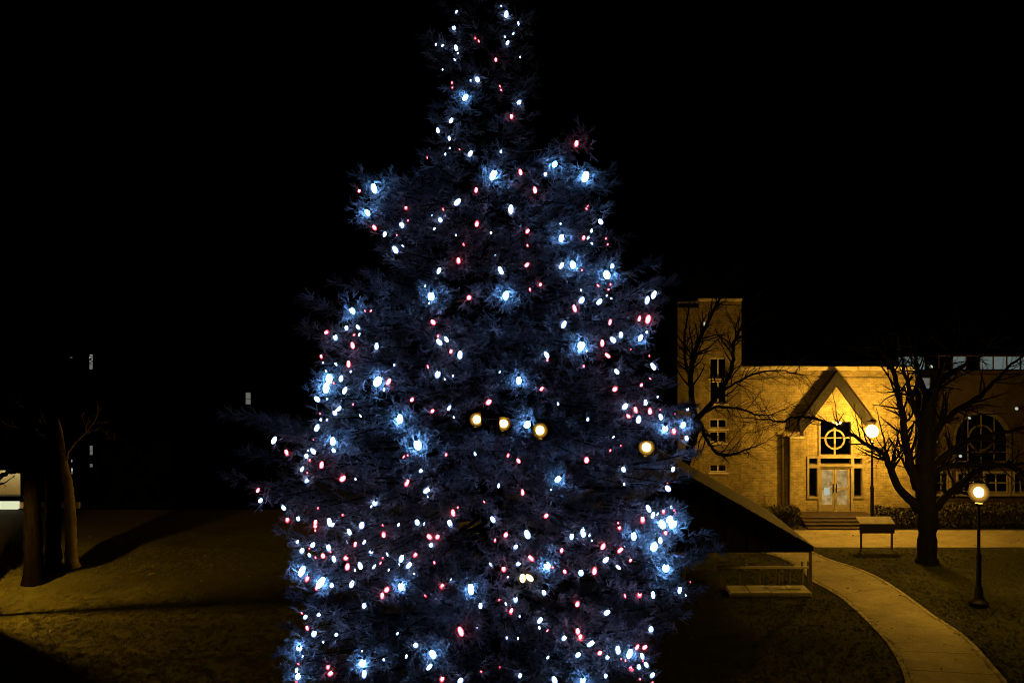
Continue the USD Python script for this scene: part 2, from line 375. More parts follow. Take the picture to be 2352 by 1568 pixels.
bld = rooted('brick_college_building', 'two-storey brick building with a gabled stone portal lit amber by a lamp', 'building', (fx(1880), YF, 0))
LW, RW = 1668, 2102                      # the lower block between tower and wing
ptL, ptR = 1850, 1988                    # the portal's opening in the wall behind
wall = Polygon([(fx(LW), 0), (fx(RW), 0), (fx(RW), fz(850)), (fx(LW), fz(850))])
wall = wall.difference(sbox(fx(1859), 0.3, fx(1979), fz(968)))
obj('wall', slab(wall, YF, YF + 0.4), 'brick', bld)
obj('back_wall', join([bx(fx(LW), fx(RW), YF + 9, YF + 9.3, 0, fz(850)), bx(fx(LW), fx(LW) + .25, YF + .42, YF + 9, 0, fz(850)), bx(fx(RW) - .25, fx(RW), YF + .42, YF + 9, 0, fz(850))]), 'brick', bld)
obj('roof', bx(fx(LW) + .02, fx(RW) - .02, YF + .45, YF + 9.2, fz(850) - .35, fz(850) - .15), 'roof_felt', bld)
xs = np.linspace(fx(1700), fx(RW) + 0.05, 7)
for a, b in zip(xs[:-1], xs[1:]):
    j = rng.uniform(-0.008, 0.008)
    obj('coping_stone', bevel_box(a + 0.012, b - 0.012, YF - 0.10 + j, YF + 0.5, fz(850) + 0.003, fz(840) + j, 0.02), 'trim_stone', bld)
obj('string_course', bevel_box(fx(1702), fx(RW), YF - 0.05, YF - 0.003, fz(872), fz(867), 0.01), 'brick', bld)
# downpipe on the wall (the dark vertical line left of the portal)
obj('downpipe', join([tube([(fx(1796), YF - 0.09, fz(1000)), (fx(1796), YF - 0.09, 0.05)], 0.055, 8), tube([(fx(1796), YF - 0.09, fz(1000)), (fx(1796), YF - 0.09, fz(996))], 0.1, 8)]), 'brown_paint', bld)
# base plinth
obj('plinth', bevel_box(fx(LW), fx(1826), YF - 0.06, YF - 0.003, 0, 0.45, 0.02), 'trim_stone', bld)
obj('plinth', bevel_box(fx(2012), fx(RW), YF - 0.06, YF - 0.003, 0, 0.45, 0.02), 'trim_stone', bld)

# portal: projecting gabled front with tall window, transom and glazed doors
YP = 46.35
SP = F / YP


def px_(x): return (x - CX) / SP
def pz(y): return EYE - (y - HY) / SP


portal_outline = Polygon([(px_(1846), 0.0), (px_(1992), 0.0), (px_(1992), pz(985)), (px_(1919), pz(885)), (px_(1846), pz(985))])
holes = [sbox(px_(1884), pz(1044), px_(1954), pz(968)), sbox(px_(1884), pz(1066), px_(1954), pz(1052)),
         sbox(px_(1858), pz(1066), px_(1877), pz(1052)), sbox(px_(1961), pz(1066), px_(1980), pz(1052)),
         sbox(px_(1858), pz(1140), px_(1877), pz(1074)), sbox(px_(1961), pz(1140), px_(1980), pz(1074)),
         sbox(px_(1884), 0.36, px_(1954), pz(1074))]
front = portal_outline
for h in holes:
    front = front.difference(h)
portal = obj('portal', slab(front, YP, YP + 0.3), 'brick', bld)
trim = []
for h in holes[:-1]:
    x0, z0, x1, z1 = h.bounds
    ring = sbox(x0 - 0.09, z0 - 0.09, x1 + 0.09, z1 + 0.09).difference(h)
    trim.append((h, ring))
frame_all = trim[0][1]
for h, ring in trim[1:]:
    frame_all = frame_all.union(ring)
for h in holes:
    frame_all = frame_all.difference(h)
x0, z0, x1, z1 = holes[-1].bounds
obj('stone_surround', slab(frame_all.union(sbox(x0 - .09, z0, x0, z1)).union(sbox(x1, z0, x1 + .09, z1)), YP - 0.05, YP - 0.003), 'frame_stone', portal)
hood = Polygon([(px_(1998), pz(992)), (px_(1919), pz(884)), (px_(1840), pz(992)), (px_(1834), pz(992) + .1), (px_(1833), pz(992) + .5), (px_(1919), pz(884) + .62), (px_(2005), pz(992) + .5), (px_(2004), pz(992) + .1)])
obj('gabled_hood', slab(hood, YP - .27, YF - 0.003), 'dark_wood', portal)
obj('side_wall', bx(px_(1846), px_(1846) + .25, YP + .302, YF + .6, 0, pz(985) - .1), 'brick', portal)
obj('side_wall', bx(px_(1992) - .25, px_(1992), YP + .302, YF + .6, 0, pz(985) - .1), 'brick', portal)
# panes behind each opening, tracery of the tall window
big = holes[0].bounds
win = obj('tall_window', join([bx(big[0], big[2], YP + .10, YP + .15, (big[1] + big[3]) / 2 - .03, (big[1] + big[3]) / 2 + .03),
                               bx((big[0] + big[2]) / 2 - .045, (big[0] + big[2]) / 2 + .045, YP + .088, YP + .16, big[1], big[3])]), 'frame_stone', bld)
cxm, czm, rr = (big[0] + big[2]) / 2, pz(1009), 22 / SP
obj('tracery_ring', slab(Point(cxm, czm).buffer(rr + 0.035, 24).difference(Point(cxm, czm).buffer(rr - 0.05, 24)), YP + .075, YP + .17), 'frame_stone', win)
for qx0, qx1 in ((big[0], cxm - .045), (cxm + .045, big[2])):
    for qz0, qz1 in ((big[1], (big[1] + big[3]) / 2 - .03), ((big[1] + big[3]) / 2 + .03, big[3])):
        obj('pane', bx(qx0, qx1, YP + .12, YP + .128, qz0, qz1), 'glass', win)
for h in holes[1:-1]:
    x0, z0, x1, z1 = h.bounds
    w = obj('side_window' if z1 - z0 > .5 else 'transom_window', slab(sbox(x0, z0, x1, z1).difference(sbox(x0 + .035, z0 + .035, x1 - .035, z1 - .035)), YP + .09, YP + .16), 'brown_paint', bld)
    obj('pane', bx(x0 + .035, x1 - .035, YP + .12, YP + .128, z0 + .035, z1 - .035), 'glass', w)
x0, z0, x1, z1 = holes[-1].bounds
mid = (x0 + x1) / 2
for a, b, hs in ((x0 + .01, mid - .008, 1), (mid + .008, x1 - .01, -1)):
    leaf = sbox(a, z0 + .01, b, z1 - .01)
    gl = sbox(a + .1, z0 + .28, b - .1, (z0 + z1) / 2 - .02).union(sbox(a + .1, (z0 + z1) / 2 + .06, b - .1, z1 - .11))
    d = obj('door', slab(leaf.difference(gl), YP + .1, YP + .16), 'frame_stone', bld)
    for g in gl.geoms:
        q = g.bounds
        obj('lit_pane', bx(q[0], q[2], YP + .125, YP + .133, q[1], q[3]), 'door_glow', d)
    hx = b - .06 if hs == 1 else a + .06
    obj('handle', tube([(hx, YP + .05, 1.2), (hx, YP + .05, 1.6)], 0.018, 6), 'dark_metal', d)
d0 = obj('door_notice', bx(px_(1894), px_(1907), YP + .085, YP + .097, pz(1137), pz(1120)), 'lit_window', bld, label='white notice on the left door, given a glow of its own')  # paper given a window's glow, its brightness put in as emission
# interior behind the portal: floor and dark back so that the glass shows depth
obj('lobby', join([bx(px_(1850), px_(1988), YF + 3, YF + 3.1, 0, pz(960)), bx(px_(1850), px_(1988), YF + .41, YF + 3, 0.30, 0.355)]), 'dark_wall', bld)
# lower wings of the porch with pale ledges
obj('porch_wing', bx(px_(1814), px_(1846) - .003, YP - .1, YF - .003, 0, pz(1006)), 'brick', bld)
obj('ledge', bevel_box(px_(1812), px_(1846) - .003, YP - .16, YF - .003, pz(1006) + .003, pz(1001), .012), 'trim_stone', bld)

# steps to the doors
st = rooted('entrance_steps', 'broad low stone steps up to the lit doors', 'steps', (px_(1905), 44.6, 0))
for i in range(4):
    obj('step', bevel_box(px_(1822), px_(1985), 44.05 + .34 * i, 44.386 + .34 * i if i < 3 else YP - .06, 0.0, 0.09 * (i + 1), .015), 'brown_paint', st)

# ------------------------------------------------------------------ stair tower left of it
YT = 46.2
ST = F / YT


def tx(x): return (x - CX) / ST
def tz(y): return EYE - (y - HY) / ST


tw = rooted('brick_stair_tower', 'tall brick tower with a column of dark windows behind the bare trunk', 'tower', (tx(1640), YT, 0))
wins = [(822, 868), (876, 926), (962, 984), (990, 1016), (1066, 1084), (1146, 1180)]
tp = sbox(tx(1608), 0, tx(1703), tz(691))
for a, b in wins:
    tp = tp.difference(sbox(tx(1630), tz(b), tx(1670), tz(a)))
tp = tp.difference(sbox(tx(1614), tz(757), tx(1622), tz(738)))
obj('wall', slab(tp, YT, YT + .35), 'brick_tower', tw)
obj('back_wall', join([bx(tx(1608), tx(1703), YT + 6, YT + 6.3, 0, tz(691)), bx(tx(1608), tx(1608) + .3, YT + .36, YT + 6, 0, tz(691)), bx(tx(1703) - .3, tx(1703), YT + .36, YT + 6, 0, tz(691))]), 'brick_tower', tw)
obj('roof', bx(tx(1608), tx(1703), YT + .36, YT + 6.2, tz(691) - .3, tz(691) - .1), 'roof_felt', tw)
for a, b in zip(np.linspace(tx(1606), tx(1705), 4)[:-1], np.linspace(tx(1606), tx(1705), 4)[1:]):
    obj('coping_stone', bevel_box(a + .01, b - .01, YT - .07, YT + .42, tz(691) + .003, tz(691) + .13, .02), 'trim_stone', tw)
for a, b in wins:
    x0, x1, z0, z1 = tx(1630), tx(1670), tz(b), tz(a)
    fr = sbox(x0, z0, x1, z1).difference(sbox(x0 + .05, z0 + .05, (x0 + x1) / 2 - .025, z1 - .05)).difference(sbox((x0 + x1) / 2 + .025, z0 + .05, x1 - .05, z1 - .05))
    w = obj('window', slab(fr, YT + .1, YT + .16), 'trim_stone', tw)
    obj('pane', bx(x0 + .05, (x0 + x1) / 2 - .025, YT + .125, YT + .132, z0 + .05, z1 - .05), 'glass', w)
    obj('pane', bx((x0 + x1) / 2 + .025, x1 - .05, YT + .125, YT + .132, z0 + .05, z1 - .05), 'glass', w)
    obj('sill', bevel_box(x0 - .06, x1 + .06, YT - .08, YT + .09, z0 - .075, z0 - .003, .01), 'trim_stone', w)
sw = obj('slit_window', slab(sbox(tx(1614), tz(757), tx(1622), tz(738)).difference(sbox(tx(1615), tz(756), tx(1621), tz(739))), YT + .1, YT + .16), 'brown_paint', tw, label='narrow lit window high on the left')
obj('lit_pane', bx(tx(1615), tx(1621), YT + .125, YT + .132, tz(756), tz(739)), 'lit_window', sw)

# ------------------------------------------------------------------ right wing
YW = 48.0
SW = F / YW


def wx(x): return (x - CX) / SW
def wz(y): return EYE - (y - HY) / SW


wing = rooted('dim_brick_wing', 'dim brick wing with arched traceried windows behind the big bare tree', 'building', (wx(2250), YW, 0))
W0, W1 = 2082, 2720
wp = sbox(wx(W0), 0, wx(W1), wz(860))
lower = [(2146, 2180), (2200, 2232), (2262, 2317), (2330, 2362), (2400, 2440), (2480, 2530)]
for a, b in lower:
    wp = wp.difference(sbox(wx(a), wz(1132), wx(b), wz(1086)))


def arch(c, hw, base, spring):
    x0, x1 = wx(c - hw), wx(c + hw); r = (x1 - x0) / 2
    return sbox(x0, wz(base), x1, wz(spring)).union(Point((x0 + x1) / 2, wz(spring)).buffer(r, 20))


arches = [arch(2256, 62, 1062, 1010), arch(2430, 62, 1062, 1010), arch(2600, 62, 1062, 1010)]
smalls = [(2078 + 8, 2098, 859, 888), (2120, 2139, 859, 888)]
for a in arches:
    wp = wp.difference(a)
small_holes = [sbox(wx(2112), wz(895), wx(2140), wz(866)), sbox(wx(2221), wz(966), wx(2232), wz(948)), sbox(wx(2330), wz(942), wx(2342), wz(926))]
for h in small_holes[:1]:
    wp = wp.difference(h)
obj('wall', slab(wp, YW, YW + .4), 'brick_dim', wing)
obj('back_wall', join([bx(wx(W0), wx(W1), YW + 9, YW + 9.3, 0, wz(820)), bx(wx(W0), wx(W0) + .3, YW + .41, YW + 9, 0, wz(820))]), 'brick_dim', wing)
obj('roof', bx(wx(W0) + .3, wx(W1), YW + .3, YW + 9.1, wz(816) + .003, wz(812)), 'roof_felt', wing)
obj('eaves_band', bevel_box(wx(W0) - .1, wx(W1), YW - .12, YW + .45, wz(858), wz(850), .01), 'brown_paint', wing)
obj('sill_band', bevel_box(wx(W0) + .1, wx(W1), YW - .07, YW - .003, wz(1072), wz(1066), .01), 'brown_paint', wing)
cl_edges = np.linspace(wx(2064), wx(W1), 22)
for a, b in zip(cl_edges[:-1], cl_edges[1:]):
    cw = obj('clerestory_window', slab(sbox(a, wz(850) + .004, b, wz(816)).difference(sbox(a + .03, wz(848), b - .03, wz(819))), YW + .05, YW + .12), 'brown_paint', wing)
    obj('lit_pane', bx(a + .03, b - .03, YW + .08, YW + .09, wz(848), wz(819)), 'clerestory' if any(l_ < CX + SW * (a + b) / 2 < r_ for l_, r_ in ((2060, 2122), (2186, 2230), (2262, 2400))) else 'glass', cw)
for h, mname in ((small_holes[0], 'lit_window_warm'),):
    q = h.bounds
    w = obj('small_window', slab(h.difference(h.buffer(-.05)), YW + .1, YW + .17), 'frame_stone', wing)
    obj('lit_pane', bx(q[0] + .05, q[2] - .05, YW + .13, YW + .138, q[1] + .05, q[3] - .05), 'lit_window_dim', w)
for a, b in lower:
    h = sbox(wx(a), wz(1132), wx(b), wz(1086)); q = h.bounds; mx = (q[0] + q[2]) / 2; mz = (q[1] + q[3]) / 2
    fr = h.difference(h.buffer(-.07)).union(sbox(mx - .03, q[1], mx + .03, q[3])).union(sbox(q[0], mz - .025, q[2], mz + .025))
    w = obj('sash_window', slab(fr, YW + .08, YW + .15), 'frame_stone', wing)
    for xa, xb in ((q[0] + .07, mx - .03), (mx + .03, q[2] - .07)):
        for za, zb in ((q[1] + .07, mz - .025), (mz + .025, q[3] - .07)):
            obj('pane', bx(xa, xb, YW + .11, YW + .118, za, zb), 'glass', w)
    obj('surround', slab(h.buffer(.09, join_style=2).difference(h), YW - .05, YW - .003), 'frame_stone', w)
    obj('sill', bevel_box(q[0] - .14, q[2] + .14, YW - .14, YW - .055, q[1] - .12, q[1] - .02, .01), 'frame_stone', w)
for a in arches:
    q = a.bounds; mx = (q[0] + q[2]) / 2
    ring = Point(mx, wz(1006)).buffer(.62, 20).difference(Point(mx, wz(1006)).buffer(.54, 20))
    bars = sbox(mx - .035, q[1], mx + .035, q[3])
    for o in (-.62, .62):
        bars = bars.union(sbox(mx + o - .025, q[1], mx + o + .025, q[3]))
    bars = bars.union(sbox(q[0], wz(1040), q[2], wz(1037)))
    fr = a.difference(a.buffer(-.08)).union(bars.difference(Point(mx, wz(1006)).buffer(.54, 20))).union(ring).union(sbox(mx - .03, wz(1006) - .54, mx + .03, wz(1006) + .54)).intersection(a)
    w = obj('arched_window', slab(fr, YW + .1, YW + .18), 'frame_dim', wing)
    obj('pane', slab(a.buffer(-.02), YW + .135, YW + .143), 'glass', w)
    obj('surround', slab(a.buffer(.1).difference(a).intersection(sbox(q[0] - 1, q[1], q[2] + 1, q[3] + 1)), YW - .04, YW - .003), 'frame_dim', w)
for (x, y) in ((2149, 1013), (2227, 959), (2139, 842), (2335, 938), (2206, 1047)):
    p = P(x, y, YW - .1)
    wl = obj('wall_light', join([arr(trimesh.creation.icosphere(1, .055)), ]), 'lit_window', None) if False else None
    o = obj('wall_light', (arr(trimesh.creation.icosphere(1, .075))[0] + p, arr(trimesh.creation.icosphere(1, .075))[1]), 'lit_window', wing, smooth=True)
    obj('bracket', tube([p + [0, .06, 0], p + [0, .098, 0]], .03, 6), 'dark_metal', o)

# ------------------------------------------------------------------ dark building on the far left
YB = 48.5
SB = F / YB


def lx(x): return (x - CX) / SB
def lz(y): return EYE - (y - HY) / SB


lb = rooted('unlit_brick_hall', 'unlit hall behind the left trunks with a few small lit windows', 'building', (lx(200), YB, 0))
slits = [(202, 213, 806, 850, 'lit_window'), (203, 213, 1022, 1046, 'lit_window_dim'), (160, 166, 1055, 1064, 'lit_window'), (160, 167, 1074, 1090, 'lit_window'), (203, 213, 1064, 1074, 'lit_window_dim'),
         (158, 166, 812, 824, 'lit_window_dim'), (562, 576, 900, 930, 'lit_window_dim')]
bp = sbox(lx(-420), 0, lx(640), 11.5)
for a, b, c, d, _ in slits:
    bp = bp.difference(sbox(lx(a), lz(d), lx(b), lz(c)))
bp = bp.difference(sbox(lx(-60), .62, lx(48), lz(1078)))
obj('wall', slab(bp, YB, YB + .4), 'dark_wall', lb)
obj('back_wall', bx(lx(-420), lx(640), YB + 10, YB + 10.3, 0, 11.5), 'dark_wall', lb)
obj('end_wall', bx(lx(640) - .4, lx(640), YB + .41, YB + 9.99, 0, 11.5), 'dark_wall', lb)
obj('end_wall', bx(lx(-420), lx(-420) + .4, YB + .41, YB + 9.99, 0, 11.5), 'dark_wall', lb)
obj('roof', bx(lx(-420) + .41, lx(640) - .41, YB + .41, YB + 10, 11.1, 11.3), 'roof_felt', lb)
for a, b, c, d, mm in slits:
    h = sbox(lx(a), lz(d), lx(b), lz(c)); q = h.bounds
    w = obj('slit_window', slab(h.difference(h.buffer(-.03)), YB + .08, YB + .14), 'brown_paint', lb)
    zm = q[1] + .45 * (q[3] - q[1])
    obj('lit_pane', bx(q[0] + .03, q[2] - .03, YB + .1, YB + .108, zm + .012, q[3] - .03), mm, w)
    obj('lit_pane', bx(q[0] + .03, q[2] - .03, YB + .1, YB + .108, q[1] + .03, zm - .012), 'lit_window_dim', w)
w = obj('porch_opening', slab(sbox(lx(-60), .62, lx(48), lz(1078)).difference(sbox(lx(-58), .64, lx(46), lz(1080))), YB + .02, YB + .3), 'dark_wood', lb)
obj('porch_wall', bx(lx(-60), lx(48), YB + 1.2, YB + 1.4, .3, lz(1070)), 'pale_wall', w)
obj('porch_light', bx(lx(-50), lx(44), YB + .7, YB + .8, lz(1076) - .02, lz(1076) + .02), 'porch_lamp', w)
obj('lit_ledge', bevel_box(lx(-60), lx(46), YB - .25, YB - .003, lz(1167), lz(1150), .02), 'lit_ledge', lb, label='pale stone ledge below the porch, lamplight put in as glow')  # light on the ledge is put in as its own emission
obj('ledge', bevel_box(lx(47), lx(185), YB - .12, YB - .003, lz(1166), lz(1152), .02), 'deck_stone', lb)

# ------------------------------------------------------------------ globe lamps
def lamp(label, base, zg, m, rg=0.22, r0=0.075, group=None, core=.2, shade=False):
    t = rooted('lamp_post', label, 'street lamp', base, group)
    b = np.asarray(base, float)
    obj('base', lathe([(0.0, 0), (.30, 0), (.30, .05), (.22, .12), (.15, .2), (.12, .5), (.10, .55), (0.0, .56)], 14, b), 'dark_metal', t, smooth=40)
    h = zg - rg
    obj('post', lathe([(.0, .5), (r0 * 1.1, .5), (r0, h * .45), (r0 * 1.25, h * .46), (r0 * 1.25, h * .48), (r0 * .75, h * .5), (r0 * .6, h - .12), (r0 * 1.5, h - .06), (r0 * 1.6, h - .012), (0, h - .012)], 12, b), 'dark_metal', t, smooth=40)
    s = trimesh.creation.icosphere(3, 1.0)
    g = obj('globe', (s.vertices * rg + b + [0, 0, zg], s.faces), 'milky_globe', t, smooth=True) if rg > core else t  # oversized shell carrying the painted halo, wider than a lamp globe
    obj('burner', (s.vertices * [core, core, core * 1.05] + b + [0, 0, zg], s.faces), m, g, smooth=True)
    obj('cap', lathe([(rg * .5, .0), (rg * .45, .03), (rg * .12, .06), (rg * .1, .11), (0, .12)], 12, b + [0, 0, zg + rg * 1.03 - .035]), 'dark_metal', t, smooth=40)
    if shade:
        obj('shade', lathe([(0.0, .30), (.1, .29), (.3, .22), (.62, .10), (.62, .085), (.3, .20), (0.0, .27)], 20, b + [0, 0, zg]), 'dark_metal', t, smooth=40)  # hat added to the out-of-view lamp to keep treetops and hall dark
    return t


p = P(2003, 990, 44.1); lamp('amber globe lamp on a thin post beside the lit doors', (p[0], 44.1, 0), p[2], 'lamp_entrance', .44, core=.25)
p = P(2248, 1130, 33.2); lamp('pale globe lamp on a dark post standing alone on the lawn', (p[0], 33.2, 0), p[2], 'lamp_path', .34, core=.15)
GAPS = []
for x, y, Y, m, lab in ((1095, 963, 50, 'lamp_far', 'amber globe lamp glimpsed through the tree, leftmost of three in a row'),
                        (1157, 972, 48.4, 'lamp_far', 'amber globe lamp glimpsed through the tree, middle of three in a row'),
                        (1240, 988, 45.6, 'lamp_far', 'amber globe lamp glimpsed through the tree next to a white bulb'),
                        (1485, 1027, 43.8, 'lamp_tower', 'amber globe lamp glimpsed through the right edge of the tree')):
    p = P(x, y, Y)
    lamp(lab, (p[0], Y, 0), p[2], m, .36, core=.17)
    GAPS.append((x, y))
lamp('globe lamp post out on the left lawn', (-17.45, 32.35, 0), 2.7, 'lamp_lawn', .12, core=.12, shade=True)

# ------------------------------------------------------------------ hedges, board
def hedge(label, x0, x1, y0, y1, h, nleaf, seed):
    r = np.random.default_rng(seed)
    t = rooted('hedge', label, 'hedge', ((x0 + x1) / 2, (y0 + y1) / 2, 0), 'hedges below the building')
    stems = [tube([(x, (y0 + y1) / 2 + r.uniform(-.2, .2), 0), (x + r.uniform(-.2, .2), (y0 + y1) / 2, h * .8)], [.03, .012], 4) for x in np.arange(x0 + .2, x1, .5)]
    tag(obj('stems', join(stems), 'bark_black', t), kind='stuff')
    c = np.stack([r.uniform(x0, x1, nleaf), r.uniform(y0, y1, nleaf), r.uniform(0.02, 1, nleaf)], 1)
    top = h * (0.82 + 0.3 * meshkit.noise(np.stack([c[:, 0] * .9, c[:, 1], 0 * c[:, 0]], 1), seed))
    c[:, 2] = np.where(r.random(nleaf) < .5, c[:, 2] ** .35, c[:, 2]) * top
    s = r.uniform(.04, .09, nleaf)
    u = r.normal(size=(nleaf, 3)); u /= np.linalg.norm(u, axis=1, keepdims=True)
    w = np.cross(u, r.normal(size=(nleaf, 3))); w /= np.linalg.norm(w, axis=1, keepdims=True)
    v = np.stack([c - u * s[:, None], c + w * s[:, None] * .5, c + u * s[:, None], c - w * s[:, None] * .5], 1).reshape(-1, 3)
    k = np.arange(nleaf) * 4
    o = obj('foliage', (v, np.vstack([np.stack([k, k + 1, k + 2], 1), np.stack([k, k + 2, k + 3], 1)])), 'hedge_leaf', t)
    tag(o, kind='stuff')


hedge('clipped dark hedge right of the steps, under the lamp and the bare tree', 15.75, 33.0, 44.15, 45.0, .95, 16000, 3)
hedge('low dark hedge left of the steps, partly behind the shelter roof', 8.6, 12.5, 44.2, 45.3, .85, 6500, 4)

q = P(1972, 1258, 40.5)
bd = rooted('notice_board', 'low dark board on two legs beside the pavement, its tilted top pale', 'notice board', ((P(2013, 1258, 40.5))[0], 40.5, 0))
xa, xb = P(1974, 1258, 40.5)[0], P(2054, 1258, 40.5)[0]
za, zb, zt = P(0, 1224, 40.5)[2], P(0, 1203, 40.5)[2], P(0, 1186, 40.5)[2]
obj('panel', bevel_box(xa, xb, 40.45, 40.51, za, zb, .01), 'dark_wood', bd)
vv = np.array([[xa, 40.42, zb + .004], [xb, 40.42, zb + .004], [xb, 40.95, zt - .12], [xa, 40.95, zt - .12]])
obj('tilted_top', (np.vstack([vv, vv + [0, 0, .035]]), np.array([[0, 2, 1], [0, 3, 2], [4, 5, 6], [4, 6, 7], [0, 1, 5], [0, 5, 4], [1, 2, 6], [1, 6, 5], [2, 3, 7], [2, 7, 6], [3, 0, 4], [3, 4, 7]])), 'grey_wood', bd)
for xl in (xa + .05, xb - .11):
    obj('leg', bevel_box(xl, xl + .07, 40.52, 40.6, 0, zb - .004, .008), 'brown_paint', bd)

# ------------------------------------------------------------------ open shelter with a low gabled roof
YS = 34.0
ER = P(1866, 1255, YS); ridge = np.array([P(1575, 0, YS)[0], YS, 0]); SLOPE = 0.567
ridge[2] = ER[2] + (ER[0] - ridge[0]) * SLOPE
xl = 2 * ridge[0] - ER[0]; D = 6.0
sh = rooted('gabled_shelter', 'open shelter with a dark boarded gable behind the right side of the tree', 'shelter', (ridge[0], YS + D / 2, 0))
for sgn, xe in ((1, ER[0]), (-1, xl)):
    # each slope: courses of shingles laid as lapped strips
    run = abs(xe - ridge[0])
    nrow = 16
    for i in range(nrow):
        a0, a1 = i / nrow, (i + 1.15) / nrow
        a1 = min(a1, 1.0)
        z0 = ridge[2] - run * a0 * SLOPE; z1 = ridge[2] - run * a1 * SLOPE
        x0_, x1_ = ridge[0] + sgn * run * a0, ridge[0] + sgn * run * a1
        off = .02
        v = np.array([[x0_, YS - .12, z0 + .03], [x0_, YS + D, z0 + .03], [x1_, YS + D, z1 + .03 + off], [x1_, YS - .12, z1 + .03 + off]])
        v2 = v - [0, 0, .03]
        obj('shingle_course', (np.vstack([v, v2]), np.array([[0, 1, 2], [0, 2, 3], [4, 6, 5], [4, 7, 6], [0, 4, 5], [0, 5, 1], [1, 5, 6], [1, 6, 2], [2, 6, 7], [2, 7, 3], [3, 7, 4], [3, 4, 0]]) if sgn > 0 else np.array([[0, 2, 1], [0, 3, 2], [4, 5, 6], [4, 6, 7], [0, 5, 4], [0, 1, 5], [1, 6, 5], [1, 2, 6], [2, 7, 6], [2, 3, 7], [3, 4, 7], [3, 0, 4]])), 'shingle', sh)
# gable boards
nb = 32
for yy, nm in ((YS, 0), (YS + D - .15, 1)):
    e = np.linspace(xl + .15, ER[0] - .12, nb + 1)
    for a, b in zip(e[:-1], e[1:]):
        h0 = ridge[2] - abs(a - ridge[0]) * SLOPE - .06; h1 = ridge[2] - abs(b - ridge[0]) * SLOPE - .06
        zb0 = ER[2] - .14
        if max(h0, h1) - zb0 < .02:
            continue
        j = rng.uniform(0, .012)
        poly = Polygon([(a + .006, zb0), (b - .006, zb0), (b - .006, max(h1, zb0 + .01)), (a + .006, max(h0, zb0 + .01))])
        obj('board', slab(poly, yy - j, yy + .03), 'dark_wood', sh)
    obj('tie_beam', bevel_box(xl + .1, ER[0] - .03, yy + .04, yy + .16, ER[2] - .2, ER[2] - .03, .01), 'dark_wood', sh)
for yy in (YS + .031, YS + D - .118):
    obj('backing', slab(Polygon([(xl + .3, ER[2] - .02), (ER[0] - .3, ER[2] - .02), (ridge[0], ridge[2] - .1)]), yy, yy + .008), 'dark_wood', sh)
for xe, sg in ((ER[0] + .02, -1), (xl - .02, 1)):
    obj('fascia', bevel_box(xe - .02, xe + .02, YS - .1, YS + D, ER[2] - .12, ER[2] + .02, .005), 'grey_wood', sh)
# verge board along the front rake
for sg in (1, -1):
    xe = ridge[0] + sg * (ER[0] - ridge[0])
    poly = Polygon([(ridge[0] + sg * .002, ridge[2] - .15), (xe, ER[2] - .15), (xe, ER[2] + .0), (ridge[0] + sg * .002, ridge[2] + .0)])
    obj('verge_board', slab(poly, YS - .1, YS - .06), 'dark_wood', sh)
for x in (ER[0] + .02, xl + .05, (ER[0] + xl) / 2):
    for y in (YS + .02, YS + D - .2):
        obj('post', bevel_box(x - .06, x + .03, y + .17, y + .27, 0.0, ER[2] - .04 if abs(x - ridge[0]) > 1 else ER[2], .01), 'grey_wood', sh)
# platform with its pale front edge
sl0, sl1 = (1676 - CX) * 34.1 / F, (1862 - CX) * 34.1 / F
pf = rooted('stone_platform', 'pale low stone platform under the shelter eave', 'platform', ((sl0 + sl1) / 2, 34.4, 0))
for i, (a, b) in enumerate(zip(np.linspace(sl0, sl1, 5)[:-1], np.linspace(sl0, sl1, 5)[1:])):
    obj('slab', bevel_box(a + .004, b - .004, 33.95, 34.85, 0, .13 + .004 * (i % 2), .015), 'deck_stone', pf)
# railing: pale rail and short posts
rl = rooted('low_railing', 'pale low railing with short posts under the shelter roof', 'railing', ((1740 - CX) * 35.4 / F, 35.4, 0))
a, b = P(1645, 1302, 35.4), P(1862, 1302, 35.4)
obj('rail', bevel_box(a[0], b[0], 35.36, 35.44, a[2] - .05, a[2] + .03, .01), 'deck_stone', rl)
for x in (1655, 1700, 1745, 1790, 1815, 1844, 1858):
    p = P(x, 1290, 35.4)
    obj('post', bevel_box(p[0] - .035, p[0] + .035, 35.45, 35.52, 0, p[2] if x > 1800 else a[2] + .02, .008), 'grey_wood', rl)

# ------------------------------------------------------------------ bare trees
def grow(p, d, length, r, level, out, rg, droop=0.0, up=.25):
    n = max(4, int(length / .16)) if level < 2 else 4
    pts = [np.array(p)]; d = np.array(d, float)
    for i in range(n):
        d = d + rg.normal(0, .13, 3) + np.array([0, 0, up * .12 - droop * .1]); d /= np.linalg.norm(d)
        pts.append(pts[-1] + d * length / n)
    pts = np.array(pts)
    rad = np.linspace(r, max(.004, r * .25), len(pts))
    out.append(tube(pts, rad, 5 if level == 0 else (4 if level == 1 else 3), cap=False))
    if level < 3:
        m = int(length / (.34, .24, .17)[level])
        for k in range(m):
            t = rg.uniform(.15, 1.0); i = min(int(t * n), n - 1)
            a = pts[i]; dd = pts[i + 1] - pts[i]; dd /= np.linalg.norm(dd)
            side = np.cross(dd, rg.normal(size=3)); side /= np.linalg.norm(side)
            nd = dd * math.cos(.8) + side * math.sin(.8) * 1.0
            grow(a, nd, length * rg.uniform(.3, .55) * (1.15 - t * .6), rad[i] * .5, level + 1, out, rg, droop, up)


